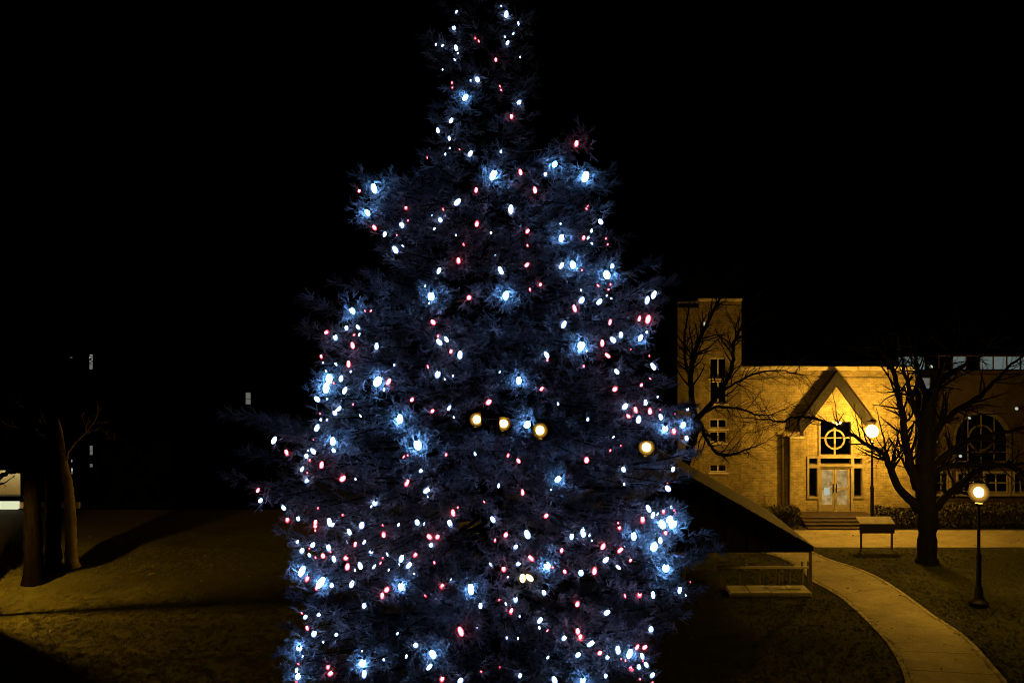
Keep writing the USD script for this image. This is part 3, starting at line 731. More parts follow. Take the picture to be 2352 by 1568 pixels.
def bare_tree(label, base, trunk_px, limbs_px, barkname, seed, twig=1.0, group=None, twig_levels=1):
    rg = np.random.default_rng(seed)
    t = rooted('bare_tree', label, 'tree', base, group)
    Y0 = base[1]
    tp = catmull([P(x, y, Y0) for x, y, r in trunk_px], 6); tp[0, 2] = min(tp[0, 2], -.05)
    rr = np.interp(np.linspace(0, 1, len(tp)), np.linspace(0, 1, len(trunk_px)), [r for *_, r in trunk_px])
    rr = rr * (1 + .05 * rg.normal(size=len(rr)))
    root = np.vstack([tp[0] + [0, 0, -.02], tp])
    obj('trunk', tube(tp, rr, 14), barkname, t, smooth=True)
    twigs = []
    for lp in limbs_px:
        dy = rg.uniform(-1.8, 1.8) if len(lp) > 2 else rg.uniform(-.5, .5)
        pts = [P(x, y, Y0 + dy * (i / (len(lp) - 1)) ** 1.2) for i, (x, y, r) in enumerate(lp)]
        cp = catmull(pts, 5); rad = np.interp(np.linspace(0, 1, len(cp)), np.linspace(0, 1, len(lp)), [r for *_, r in lp])
        cp[1:-1] += rg.normal(0, .018, (len(cp) - 2, 3))
        obj('limb', tube(cp, rad, 8), barkname, t, smooth=True)
        seg = np.linalg.norm(np.diff(cp, axis=0), axis=1).sum()
        for k in range(int(seg / .32 * twig)):
            i = int(rg.uniform(.2, .98) * (len(cp) - 1)); dd = cp[i + 1] - cp[i]; dd /= np.linalg.norm(dd)
            side = np.cross(dd, rg.normal(size=3)); side /= np.linalg.norm(side)
            grow(cp[i], dd * .7 + side * .8, rg.uniform(.7, 1.8), max(.01, rad[i] * .4), twig_levels, twigs, rg)
        grow(cp[-1], cp[-1] - cp[-2], 1.3, max(.01, rad[-1]), twig_levels, twigs, rg)
    if twigs:
        tag(obj('twigs', join(twigs), barkname, t), kind='stuff')
    return t


b1 = G(2128, 1290)
bare_tree('big dark spreading bare tree in front of the lit facade', b1,
          [(2129, 1295, .46), (2129, 1275, .37), (2130, 1230, .345), (2130, 1180, .36), (2127, 1140, .36), (2124, 1090, .33), (2124, 1040, .3), (2126, 990, .27), (2130, 940, .24), (2131, 905, .17)],
          [[(2112, 1172, .2), (2092, 1148, .17), (2063, 1120, .15), (2041, 1065, .12), (2028, 1041, .09), (2002, 1026, .075), (1961, 1000, .065), (1919, 978, .06), (1886, 966, .05), (1857, 957, .045), (1821, 959, .04), (1791, 968, .035), (1762, 963, .03), (1709, 959, .015)],
           [(2041, 1055, .06), (2034, 1030, .05), (2031, 1006, .03)],
           [(2090, 1090, .06), (2075, 1062, .045), (2060, 1035, .035), (2042, 1004, .02)],
           [(2108, 1120, .2), (2096, 1080, .17), (2087, 1050, .15), (2078, 1000, .13), (2073, 951, .115), (2060, 895, .10), (2053, 853, .08), (2038, 822, .06), (2009, 798, .04), (1969, 800, .02)],
           [(2122, 1020, .15), (2108, 960, .12), (2095, 915, .1), (2084, 880, .08), (2074, 835, .06), (2066, 790, .03)],
           [(2130, 925, .16), (2118, 884, .12), (2108, 850, .09), (2100, 815, .06), (2085, 770, .03)],
           [(2131, 925, .15), (2147, 884, .11), (2160, 853, .085), (2187, 818, .05), (2205, 770, .03)],
           [(2132, 980, .14), (2148, 915, .11), (2164, 867, .09), (2220, 835, .06), (2253, 815, .04), (2290, 780, .02)],
           [(2134, 1030, .16), (2155, 985, .13), (2186, 951, .11), (2253, 907, .09), (2300, 860, .06), (2340, 822, .04), (2380, 790, .02)],
           [(2138, 1085, .15), (2150, 1062, .13), (2190, 1033, .12), (2234, 1007, .10), (2290, 995, .08), (2343, 985, .06), (2420, 960, .03)],
           [(2140, 1100, .12), (2165, 1074, .10), (2220, 1066, .09), (2290, 1068, .075), (2360, 1064, .06), (2440, 1050, .03)],
           [(2142, 1172, .19), (2160, 1153, .15), (2190, 1124, .125), (2223, 1096, .11), (2255, 1076, .10), (2310, 1070, .08), (2360, 1086, .06), (2420, 1090, .03)]],
          'bark_black', 21, twig=1.7)
b2 = np.array([(1556 - CX) * 41 / F, 41.0, 0])
bare_tree('slim forked bare tree between the lit tree and the tower', b2,
          [(1552, 1256, .3), (1558, 1180, .25), (1566, 1110, .22), (1574, 1068, .2), (1586, 1024, .18), (1596, 990, .165), (1596, 950, .15)],
          [[(1596, 960, .14), (1588, 920, .12), (1586, 870, .11), (1590, 826, .10), (1600, 795, .09), (1611, 769, .08), (1636, 721, .06), (1650, 690, .045), (1668, 640, .02)],
           [(1596, 985, .11), (1607, 970, .09), (1626, 1014, .07), (1647, 1040, .06), (1677, 1044, .05), (1720, 1030, .03), (1760, 1015, .015)],
           [(1597, 965, .12), (1630, 930, .10), (1660, 888, .085), (1681, 845, .08), (1684, 797, .07), (1694, 769, .055), (1706, 740, .045), (1730, 690, .02)],
           [(1590, 900, .08), (1578, 850, .06), (1572, 790, .05), (1580, 720, .035), (1590, 660, .02)],
           [(1640, 915, .06), (1680, 885, .045), (1730, 860, .04), (1790, 850, .03), (1850, 862, .015)],
           [(1610, 950, .07), (1650, 935, .05), (1700, 940, .045), (1752, 955, .03), (1800, 940, .015)]],
          'bark_black', 22, twig=2.2)


for i, (x, w_, h_, lab) in enumerate(((1716, 20, 44, 'bare shrub at the foot of the facade beside the tower'), (1762, 26, 60, 'taller bare shrub at the foot of the facade, midway to the portal'), (1812, 18, 38, 'small bare shrub at the foot of the facade next to the portal'))):
    rgs = np.random.default_rng(60 + i); Ys = 45.9; b = np.array([(x - CX) * Ys / F, Ys, 0]); t = rooted('bare_shrub', lab, 'shrub', b)
    tw_ = []
    for q in range(11):
        a = rgs.uniform(0, 6.28); grow(b + [.12 * math.cos(a), .12 * math.sin(a), 0], np.array([math.cos(a) * .45, math.sin(a) * .3, 1.0]), h_ / 51 * rgs.uniform(.7, 1.15), .014, 1, tw_, rgs)
    tag(obj('stems', join(tw_), 'bark_grey', t), kind='stuff')


def park_tree(label, x, y, half, lean, barkname, seed, h, crown=True):
    b = G(x, y); rg = np.random.default_rng(seed)
    k = F / b[1]
    tr = [(x, y + 4, half * 1.5), (x + lean * .05, y - 30, half * 1.1), (x + lean * .3, y - 110, half), (x + lean * .6, y - 200, half * .92), (x + lean, y - 290, half * .8), (x + lean * 1.2, y - 290 - h * .4, half * .5), (x + lean * 1.3, y - 290 - h, half * .2)]
    limbs = []
    for i in range(7):
        s = 1 if i % 2 else -1
        y0 = y - rg.uniform(255, 290 + h * .8); x0 = x + lean * (y - y0) / 290 * .95
        w = rg.uniform(90, 190); limbs.append([(x0, y0, half * .35), (x0 + s * w * .4, y0 - 50, half * .25), (x0 + s * w * .8, y0 - 60 - rg.uniform(0, 90), half * .15), (x0 + s * w, y0 - 110 - rg.uniform(0, 90), half * .06)])
    return bare_tree(label, b, tr, limbs, barkname, seed, twig=.9 if crown else .4, twig_levels=2)


park_tree('dark thick trunk on the left lawn, nearest the picture edge', 78, 1337, .30, -8, 'bark_soot', 31, 320)
park_tree('dark trunk on the left lawn between a black and a pale trunk', 121, 1311, .29, 0, 'bark_soot', 32, 350)
for X_, Y_, r_, sd, lab in ((-16.42, 32.51, .09, 41, 'slender black trunk just beyond the left edge beside the lawn lamp'), (-16.6, 31.4, .24, 42, 'stout black trunk just beyond the left edge in front of the lawn lamp')):
    xq, yq = CX + X_ * F / Y_, HY + EYE * F / Y_
    bare_tree(lab, np.array([X_, Y_, 0]), [(xq, yq + 4, r_ * 1.5), (xq, yq - 30, r_ * 1.1), (xq - 3, yq - 200, r_), (xq - 10, yq - 400, r_ * .8), (xq - 22, yq - 640, r_ * .3)],
              [[(xq - 5, yq - 260, r_ * .5), (xq - 60, yq - 330, r_ * .3), (xq - 120, yq - 430, .02)], [(xq - 12, yq - 420, r_ * .5), (xq - 50, yq - 520, r_ * .3), (xq - 70, yq - 640, .02)]], 'bark_soot', sd, twig=.6)
# pale trunk bending left at its top
b3 = G(166, 1300)
bare_tree('pale slim trunk lit amber on the left lawn', b3,
          [(166, 1304, .32), (164, 1285, .235), (163, 1240, .215), (162, 1190, .205), (160, 1150, .19), (156, 1110, .17), (149, 1072, .14), (143, 1030, .11), (138, 985, .07), (128, 950, .03)],
          [[(146, 1050, .08), (130, 1020, .06), (100, 1000, .05), (50, 985, .02)], [(148, 1065, .07), (162, 1030, .05), (190, 1000, .04), (230, 980, .02)]],
          'bark_pale', 33, twig=.4)
# a low limb crossing before the lit porch
bare_tree('dark bare tree just outside the left edge, one limb reaching in', G(-40, 1345),
          [(-40, 1349, .36), (-38, 1300, .28), (-36, 1200, .25), (-30, 1120, .23), (-28, 1000, .2), (-20, 860, .14), (-10, 700, .06)],
          [[(-33, 1150, .13), (-12, 1104, .1), (20, 1084, .08), (60, 1080, .06), (100, 1060, .03)], [(-30, 1100, .1), (5, 1055, .07), (60, 1020, .05), (110, 1000, .02)], [(-26, 980, .09), (20, 900, .06), (60, 830, .03)]],
          'bark_soot', 34, twig=.9)

# ------------------------------------------------------------------ the decorated spruce
YX = 10.7
MP = YX / F
AX = (1120 - CX) * MP
prof = [(-330, 1108, 1124), (-240, 1085, 1150), (-120, 1050, 1185), (0, 1022, 1205), (60, 1000, 1212), (100, 980, 1218), (200, 1000, 1232), (300, 985, 1215), (345, 972, 1212), (372, 900, 1300), (396, 825, 1392), (440, 812, 1402),
        (500, 838, 1412), (560, 872, 1436), (600, 880, 1440), (622, 840, 1485), (650, 770, 1545), (690, 695, 1535), (740, 708, 1500), (800, 728, 1508), (860, 732, 1510), (900, 718, 1515), (930, 640, 1560), (955, 545, 1592), (1000, 575, 1600), (1050, 548, 1585),
        (1100, 540, 1562), (1150, 585, 1558), (1200, 650, 1572), (1250, 668, 1640), (1290, 675, 1655), (1350, 675, 1598), (1400, 665, 1580), (1440, 640, 1530), (1500, 648, 1530), (1568, 660, 1535), (1700, 600, 1640), (1900, 570, 1680), (2300, 480, 1760), (2550, 470, 1770), (2700, 600, 1640), (2760, 900, 1340)]
pz_ = np.array([EYE - (y - HY) * MP for y, a, b in prof])[::-1]
pl_ = np.array([(1120 - a) * MP for y, a, b in prof])[::-1]
pr_ = np.array([(b - 1120) * MP for y, a, b in prof])[::-1]


def radii(z):
    l = np.interp(z, pz_, pl_); r = np.interp(z, pz_, pr_)
    return l, r, .5 * (l + r) * .95


def envelope(z, phi):
    l, r, f = radii(z)
    c, s = np.cos(phi), np.sin(phi)
    side = np.where(c < 0, l, r)
    return 1 / np.sqrt((c / side) ** 2 + (s / f) ** 2)


# bulbs read off the photograph: tile origin and scale, then (x, y, size) by colour
TILES = [
 ((1200, 0, 2.94), "1023,55,1 615,110,1 592,255,2 1068,130,2 1178,215,1 1133,305,1 1080,390,2 1055,335,1 490,415,1 430,405,1 612,435,2 630,485,1 600,545,1 1195,520,1 805,722,2 745,735,1 697,885,3 1185,930,2 568,1095,2 447,1185,2 550,1255,2 555,1345,1 515,1400,1 742,1395,2 1020,1375,1 490,635,1",
  "785,345,1 818,375,1 973,545,2 575,755,1 580,795,1 1010,785,1 1022,820,1 1115,1060,2 645,1358,1 350,1430,1 1705,1305,3"),
 ((900, 527, 3.92), "1000,215,3 918,505,3 2010,380,2 1700,545,1 1800,595,2 1335,660,2 1130,765,2 1255,955,2 1350,915,1 1728,705,1 1785,1210,2 1690,1520,3 1990,780,1 1620,1390,1",
  "820,245,2 1385,450,2 1005,690,2 1275,780,1 1410,605,1 1835,465,1 2235,235,2 2245,640,2 2085,895,1 2022,1090,3 2150,1535,2"),
 ((1500, 427, 3.92), "185,165,1 90,445,3 835,315,3 720,435,2 1205,465,3 305,860,2 905,1035,1 915,1205,3 1390,1010,2 1280,1120,1 1240,1205,1 1285,1275,1 65,1150,1 115,1420,1 915,1540,2 1055,1530,3 1530,1545,2",
  "420,410,2 595,625,2 1235,820,1 1220,855,1 505,1125,2 505,1300,1 1185,1205,2 1475,1285,1 1455,1210,1 500,1530,2"),
 ((1500, 827, 3.92), "180,30,2 245,330,3 1465,85,3 1155,270,1 1160,390,2 1375,410,2 1465,335,1 1520,370,1 2035,325,2 1955,390,2 945,685,2 1155,940,3 1220,1000,1 1635,815,2 1540,870,2 1875,845,3 1950,780,2 735,1050,2 170,1260,1 1585,1255,2 2025,1190,2 400,1360,3 2080,1560,1",
  "1165,25,1 660,200,2 535,265,1 1360,215,1 1510,200,1 1485,260,1 1075,490,2 1505,655,2 1860,610,2 1965,620,3 1410,910,2 1755,985,1 1475,1060,2 1980,1065,1 745,1110,1 1185,1190,1 1885,1415,2 1990,1340,1 1565,1465,2 675,1465,2"),
 ((900, 927, 3.92), "1665,35,1 735,125,3 665,335,2 805,325,2 530,450,2 820,415,1 1030,555,2 1790,505,2 1870,470,2 2040,660,2 1245,785,1 380,755,1 540,775,1 720,860,1 420,860,1 455,950,3 420,1060,3 600,945,2 645,1090,2 1045,980,3 1120,1080,1 1770,895,2 1955,915,1 1855,950,1 310,1195,2 430,1195,1 575,1310,2 525,1360,2 835,1395,1 1310,1435,3 1910,1300,2 1965,1415,1 430,1445,1 355,1445,1 310,1540,2",
  "890,130,1 960,130,1 425,385,2 760,415,1 740,545,2 1715,265,2 1775,430,1 1930,620,2 1650,800,1 360,680,2 690,770,2 1175,985,2 745,1260,1 1460,1200,2 345,1370,1 1705,1340,2 510,1000,1"),
 ((650, 1227, 3.92), "1295,380,2 1480,530,3 1490,640,2 770,515,2 1240,645,2 1160,710,2 1180,640,1 1108,865,2 1165,1005,2 605,1245,2 885,1330,2 1060,1465,2 1755,985,1 1990,1275,2 1945,1320,1 1440,1505,2 1830,1545,2 1480,1540,1 2275,1540,1",
  "1245,505,1 920,665,2 1200,760,1 1345,815,2 1170,910,1 1600,980,2 575,1120,2 1300,1340,1 930,1480,2 1270,1510,2 1600,1420,1 2085,1545,1 2340,715,1"),
 ((1250, 1227, 3.92), "540,120,2 155,570,3 195,885,2 265,1125,2 275,1195,1 850,680,1 1480,325,3 2215,262,1 1855,985,3 1770,1115,1 1135,1065,1 1065,1475,2 150,1510,2 545,1520,2 1855,75,1",
  "85,30,2 1015,55,2 335,165,2 500,690,1 1250,700,1 1375,765,2 2200,755,2 1425,1145,2 1710,1430,2 585,1395,2 640,1330,1 960,1260,1 25,1030,2 35,700,1"),
 ((1750, 1227, 4.704), "848,130,2 1145,75,2 1310,15,2 1045,315,2 1365,290,2 1755,175,2 1690,400,3 1430,450,3 1740,590,2 305,310,1 675,575,1 825,1045,2 1545,1040,2 835,1260,1 1470,1320,2",
  "1000,180,3 895,270,2 1210,195,2 1355,185,1 1570,240,1 1555,490,2 785,700,1 630,770,1 285,905,2 1465,1240,1"),
 ((850, 1540, 5.2267), "135,135,3 365,315,2 880,360,2 935,440,2 1195,530,2 1395,450,2 1985,420,2 2300,385,2 355,690,2 605,740,2 430,830,2 550,905,2 860,785,2 945,965,2 1545,865,2 1805,890,1 2035,960,2 2160,1065,2 1370,1075,2 1285,1145,1 1595,1090,1 2240,1205,1 430,1160,3 735,1345,3 910,1390,2 1235,1370,2 2030,1410,3 1610,60,2 1160,690,1 1435,695,1 1830,1145,1 2000,1060,1",
  "690,150,1 195,340,2 645,430,2 645,500,1 1085,270,1 1735,450,2 1750,570,2 550,800,1 650,945,1 770,915,2 890,850,1 1290,730,2 1140,950,2 1165,1090,2 1735,950,1 1700,1030,1 515,1285,2 665,1440,2 1800,1460,2 1725,1555,2 2260,900,2"),
 ((1300, 1540, 5.2267), "460,390,2 1155,330,2 160,740,2 1715,570,2 1530,770,2 1130,1060,1 1570,1045,2 2035,1075,3 480,1300,1 805,1450,3 1400,1260,1 1750,1270,4 1640,1275,4 1985,1510,2 50,400,1",
  "590,135,2 515,220,2 2020,275,2 1370,575,2 1195,665,1 135,610,2 265,610,2 1335,1130,2 1775,955,2 2270,830,2 340,1400,2 215,1025,1 1020,40,1 70,1560,1 2125,1105,1 2320,1170,2"),
 ((1750, 1540, 5.2267), "80,605,2 265,545,2 270,460,1 370,580,1 405,670,1 1320,155,2 1390,260,2 1465,245,1 1545,410,3 1660,330,3 1710,400,3 1080,600,3 1410,770,3 1510,670,2 630,980,2 830,1100,2 230,1190,2 1600,1110,3 1680,130,2 1825,1470,2 1920,1550,1 1395,1545,2",
  "850,465,2 1225,335,2 1560,205,2 1745,200,2 1595,550,2 590,760,2 865,825,2 1030,985,2 450,1155,2 1995,1340,1 830,385,1 1175,1545,2 940,1560,1"),
 ((850, 1808, 5.2267), "485,500,2 700,465,2 625,770,2 985,785,2 775,905,1 385,1000,3 440,1140,1 1435,325,2 1410,1240,3 1435,1415,2 1400,1050,1 1750,1190,1 2265,955,2 2115,1135,1 345,1360,2 365,1460,3 1970,770,1",
  "515,680,2 375,1260,1 850,1310,2 890,1410,2 1725,185,2 430,440,1 340,1545,1"),
 ((1300, 1808, 5.2267), "960,320,2 1525,220,2 1370,290,1 1985,125,2 1920,555,2 1910,675,1 2310,840,2 1385,840,1 1565,845,1 905,675,1 190,1100,3 135,1305,2 2050,1150,1 1600,1445,2 635,1530,2 2155,1520,2 1590,490,1",
  "70,185,2 640,730,3 1455,410,2 1260,225,1 970,1380,1 1270,1310,1 340,1500,2 2040,720,1"),
 ((1700, 1808, 5.2267), "910,430,2 1655,170,2 2085,80,2 2185,155,1 1620,700,2 210,840,2 650,930,2 445,1110,2 1090,1030,2 1275,1090,3 920,1150,2 1480,1130,2 1545,1270,2 1425,1305,2 890,1450,2 1645,1435,2 520,1520,3 65,1530,2",
  "435,290,2 1205,200,1 1435,170,2 440,735,2 485,830,2 795,1080,2 1400,985,2 1520,990,2 1140,1180,1 1210,1200,1 1300,1335,2 1445,1505,1 1645,1555,1 1490,1210,1"),
]
bulbs = []
for (ox, oy, sc), ws, rs in TILES:
    for col, txt in (('w', ws), ('r', rs)):
        for tok in txt.split():
            a, b, s = map(float, tok.split(','))
            x, y = (ox + a / sc) / 1.3444, (oy + b / sc) / 1.3444
            if all((x - q[0]) ** 2 + (y - q[1]) ** 2 > 49 for q in bulbs):
                bulbs.append((x, y, int(s), col))


def on_tree(x, y):
    """where the line of sight meets the outside of the crown"""
    best, bd_ = None, 9e9
    for Y in np.linspace(YX - 3.2, YX + .6, 260):
        p = P(x, y, Y); l, r, f = radii(p[2])
        side = l if p[0] < AX else r
        e = math.hypot((p[0] - AX) / side, (Y - YX) / f)
        if e <= .97:
            return p
        if e < bd_:
            best, bd_ = p, e
    return best


BP = np.array([on_tree(b[0], b[1]) for b in bulbs])

tree = rooted('christmas_tree', 'tall spruce strung with blue-white and red lights', 'tree', (AX, YX, 0))
TT = np.array([(1125 - CX) * MP, YX, 0])
ztop = pz_[-1]
zs = np.linspace(-.05, ztop, 26)
tr_pts = np.stack([TT[0] + .03 * np.sin(zs * 1.1), np.full_like(zs, YX) + .03 * np.cos(zs * .9), zs], 1)
obj('trunk', tube(tr_pts, np.interp(zs, [0, 1, 8.5, ztop], [.34, .26, .095, .012]), 12), 'bark_black', tree, smooth=True)
rg = np.random.default_rng(5)
limbs, SPOS, SDIR, SSC = [], [], [], []
z = 0.9
while z < ztop - .1:
    nl = 8 if z > 5 else 7
    ph0 = rg.uniform(0, 6.28)
    for i in range(nl):
        phi = ph0 + i * 2 * math.pi / nl + rg.normal(0, .16)
        zl = z + rg.uniform(-.12, .12)
        c, s = math.cos(phi), math.sin(phi)
        Lr = envelope(zl, phi)
        rise = rg.uniform(-.05, .22) if z > 4 else rg.uniform(-.2, .05)
        zt = zl + rise * Lr
        Lr = float(envelope(min(zt, ztop - .05), phi)) * rg.choice([rg.uniform(.72, .95), rg.uniform(.92, 1.04)])
        if Lr < .06:
            continue
        n = max(4, int(Lr / .1)); t = np.linspace(0, 1, n + 1)
        bend = rg.normal(0, .05)
        rad = Lr * t
        pp = np.stack([TT[0] + (c * rad - s * bend * np.sin(t * 3)) , YX + (s * rad + c * bend * np.sin(t * 3)), zl + rise * Lr * t ** 1.6 - .10 * Lr * np.sin(t * math.pi)], 1)
        limbs.append(tube(pp, np.linspace(.012 + .008 * Lr, .004, n + 1), 4, cap=False))
        d = np.gradient(pp, axis=0); d /= np.linalg.norm(d, axis=1, keepdims=True)
        # laterals
        step = .085 if z > 5 else .14
        for k in range(int(Lr / step) + 1):
            tt = min(1.0, .12 + .88 * (k + rg.uniform(0, .6)) * step / Lr)
            if tt < .35 and rg.random() < .5:
                continue
            j = min(int(tt * n), n); a = pp[j] + (d[j] * (tt * n - j) * Lr / n)
            sg = 1 if k % 2 else -1
            side = np.array([-s, c, 0]) * sg
            ll = (.10 + .42 * (1 - tt) * min(Lr, 1.6)) * rg.uniform(.7, 1.15) * (1 if Lr > .7 else .7)
            dd = d[j] * rg.uniform(.55, .9) + side * rg.uniform(.6, .9) + np.array([0, 0, rg.uniform(-.25, .15)]); dd /= np.linalg.norm(dd)
            m = max(1, int(ll / .085))
            for q in range(m):
                pos = a + dd * ll * (q + .3) / m + np.array([0, 0, -.10 * ll * (q / m) ** 2])
                SPOS.append(pos); SDIR.append(dd + rg.normal(0, .36, 3)); SSC.append(rg.uniform(.6, 1.4))
                if z > 5:
                    SPOS.append(pos + rg.normal(0, .03, 3)); SDIR.append(dd * .6 + rg.normal(0, .6, 3) + np.array([0, 0, .3])); SSC.append(rg.uniform(.45, 1.2))
        for q in range(3):
            SPOS.append(pp[-1] - d[-1] * .06 * q); SDIR.append(d[-1] + rg.normal(0, .25, 3)); SSC.append(rg.uniform(.8, 1.2))
    z += (.20 if z > 5 else .34) * rg.uniform(.85, 1.15)
eye_ = np.array([0, 0, EYE])
for x, y in ((508, 945), (560, 950), (610, 958), (525, 1092), (560, 1040), (1548, 648), (1500, 606), (1520, 690), (1648, 1258), (1610, 1275), (1592, 985), (1590, 930), (698, 690), (775, 648), (840, 625), (662, 1440), (650, 1500), (1532, 1445),
             (1600, 1352), (1410, 420), (1395, 395), (822, 405), (838, 470), (1432, 545), (880, 570), (1570, 1195), (1625, 1225), (700, 760), (1535, 870), (690, 1290), (672, 1370), (1325, 340), (1262, 372), (980, 90), (1000, 130), (1232, 180)):
    tipp = P(x, y, YX - rg.uniform(0, .5)); root_ = np.array([TT[0], YX, tipp[2] + rg.uniform(-.25, .1)])
    v_ = tipp - root_; Lr = np.linalg.norm(v_); n = max(5, int(Lr / .1)); t = np.linspace(0, 1, n + 1)
    pp = root_ + v_ * t[:, None] + np.stack([0 * t, 0 * t, -.08 * Lr * np.sin(t * math.pi)], 1)
    limbs.append(tube(pp, np.linspace(.02, .004, n + 1), 4, cap=False))
    d = np.gradient(pp, axis=0); d /= np.linalg.norm(d, axis=1, keepdims=True)
    for k in range(int(Lr / .035)):
        tt = .45 + .55 * rg.random(); j_ = min(int(tt * n), n - 1); a = pp[j_] + (pp[j_ + 1] - pp[j_]) * (tt * n - j_)
        side = np.cross(d[j_], rg.normal(size=3)); side /= np.linalg.norm(side)
        ll = (.08 + .32 * (1 - tt)) * rg.uniform(.6, 1.1); dd = d[j_] * .8 + side * .7 * np.array([1, 1, .6]); dd /= np.linalg.norm(dd)
        for q in range(max(1, int(ll / .07))):
            SPOS.append(a + dd * (q + .2) * .075 + rg.normal(0, .012, 3)); SDIR.append(dd + rg.normal(0, .4, 3)); SSC.append(rg.uniform(.7, 1.2))
    for q in range(4):
        SPOS.append(pp[-1] - d[-1] * .05 * q); SDIR.append(d[-1] + rg.normal(0, .2, 3)); SSC.append(rg.uniform(.8, 1.2))
# every bulb hangs on a twig of its own among the needles
for b, (x, y, sz, c_) in zip(BP, bulbs):
    inner = np.array([TT[0] + (b[0] - TT[0]) * .6, YX + (b[1] - YX) * .6, b[2] + rg.uniform(-.12, .1)])
    v_ = b - inner; ln = np.linalg.norm(v_)
    if ln > .55:
        inner = b - v_ / ln * .55
        v_ = b - inner
    tpts = inner + v_ * np.linspace(0, .97, 6)[:, None]
    limbs.append(tube(tpts, np.linspace(.007, .003, 6), 4, cap=False))
    for q in range({1: 9, 2: 16, 3: 26, 4: 12}[sz]):
        t_ = rg.uniform(.25, 1.02)
        SPOS.append(inner + v_ * t_ + rg.normal(0, .02 + .035 * (sz == 3), 3)); SDIR.append(v_ / np.linalg.norm(v_) * .7 + rg.normal(0, .6, 3)); SSC.append(rg.uniform(.6, 1.15))
    if sz == 3:
        toward = b - eye_; toward /= np.linalg.norm(toward)
        for q in range(46):
            u = rg.normal(size=3); u /= np.linalg.norm(u)
            if u @ toward < -.15:
                u = u - 2 * (u @ toward) * toward
            SPOS.append(b + u * rg.uniform(.05, .17)); SDIR.append(u * .12 + rg.normal(0, .6, 3) + np.array([0, -.1, .15])); SSC.append(rg.uniform(.5, 1.0))
for zz in np.arange(ztop - 1.2, ztop, .07):
    SPOS.append(np.array([TT[0], YX, zz])); SDIR.append(np.array([rg.normal(0, .6), rg.normal(0, .6), 1.0])); SSC.append(.8)
SPOS, SDIR, SSC = np.array(SPOS), np.array(SDIR), np.array(SSC)
SDIR /= np.linalg.norm(SDIR, axis=1, keepdims=True)
keep = np.ones(len(SPOS), bool)
rho = np.hypot(SPOS[:, 0] - TT[0], SPOS[:, 1] - YX)
E = envelope(np.minimum(SPOS[:, 2], ztop - .02), np.arctan2(SPOS[:, 1] - YX, SPOS[:, 0] - AX))
keep &= (rho > .3 * E) | (rg.random(len(SPOS)) < .3)
from scipy.spatial import cKDTree
keep &= (rho < 1.12 * E + .05) | (cKDTree(BP).query(SPOS)[0] < .24)
# bulbs sit outside the needles: no shoot lies over a bulb
eye = np.array([0, 0, EYE])
tip = SPOS + SDIR * SSC[:, None] * .06
tip2 = SPOS + SDIR * SSC[:, None] * .12
for b, (x, y, s, c_) in zip(BP, bulbs):
    u = eye - b; u /= np.linalg.norm(u)
    w = tip - b; along = w @ u
    off = np.linalg.norm(w - along[:, None] * u, axis=1)
    keep &= ~((along > -.03) & (along < 1.6) & (off < {1: .017, 2: rg.uniform(.012, .04), 3: .05, 4: .045}[s]))
# openings of the crown through which the lamps behind are glimpsed
for gx, gy in GAPS:
    for pt in (SPOS, tip, tip2):
        sx = CX + F * pt[:, 0] / pt[:, 1]; sy = HY + F * (EYE - pt[:, 2]) / pt[:, 1]
        rad = np.hypot(sx - gx, sy - gy) * np.where(pt[:, 1] < YX, 1, 1)
        keep &= rad > 19 + rg.normal(0, 3, len(sx))
spire = SPOS[:, 2] > EYE + (HY - 372) * MP
keep &= ~(spire & (rg.random(len(SPOS)) < .35))
SPOS, SDIR, SSC = SPOS[keep], SDIR[keep], SSC[keep]
def clear_of_gaps(m):
    v = m[0]; x = CX + F * v[:, 0] / v[:, 1]; y = HY + F * (EYE - v[:, 2]) / v[:, 1]
    return all(np.hypot(x - gx, y - gy).min() > 15 for gx, gy in GAPS)


limbs = [m for m in limbs if clear_of_gaps(m)]
print('shoots', len(SPOS), 'bulbs', len(bulbs))
tag(obj('branches', join(limbs), 'bark_black', tree), kind='stuff')


def spray(seed):
    """one shoot of needles along +x, with two side shoots"""
    r = np.random.default_rng(seed); ms = [tube([(0, 0, 0), (.06, 0, .004), (.115, 0, -.003)], [.0035, .0025, .001], 3, cap=False)]
    V, Fc, n = [], [], 0
    axes = [((0, 0, 0), (1, r.normal(0, .15), r.normal(0, .15)), .125, 72), ((.02, 0, 0), (.75, .62, r.normal(0, .3)), .08, 36), ((.035, 0, 0), (.75, -.62, r.normal(0, .3)), .07, 32), ((.05, 0, 0), (.8, r.normal(0, .3), .6), .055, 22)]
    for o, d, ln, cnt in axes:
        o, d = np.array(o, float), np.array(d, float); d /= np.linalg.norm(d)
        a = np.cross(d, [0, 0, 1.0]); a /= np.linalg.norm(a); b = np.cross(d, a)
        for k in range(cnt):
            t = (k + r.uniform()) / cnt; th = r.uniform(0, 2 * math.pi)
            out = (a * math.cos(th) + b * math.sin(th)); nd = d * r.uniform(.5, .9) + out * .75; nd /= np.linalg.norm(nd)
            p0 = o + d * ln * t; L_ = r.uniform(.015, .026) * (1.1 - .35 * t); w = np.cross(nd, out); w = w / (np.linalg.norm(w) + 1e-9) * .0015
            V += [p0 - w, p0 + w, p0 + nd * L_]; Fc.append((n, n + 1, n + 2)); n += 3
    ms.append((np.array(V), np.array(Fc)))
    return join(ms)


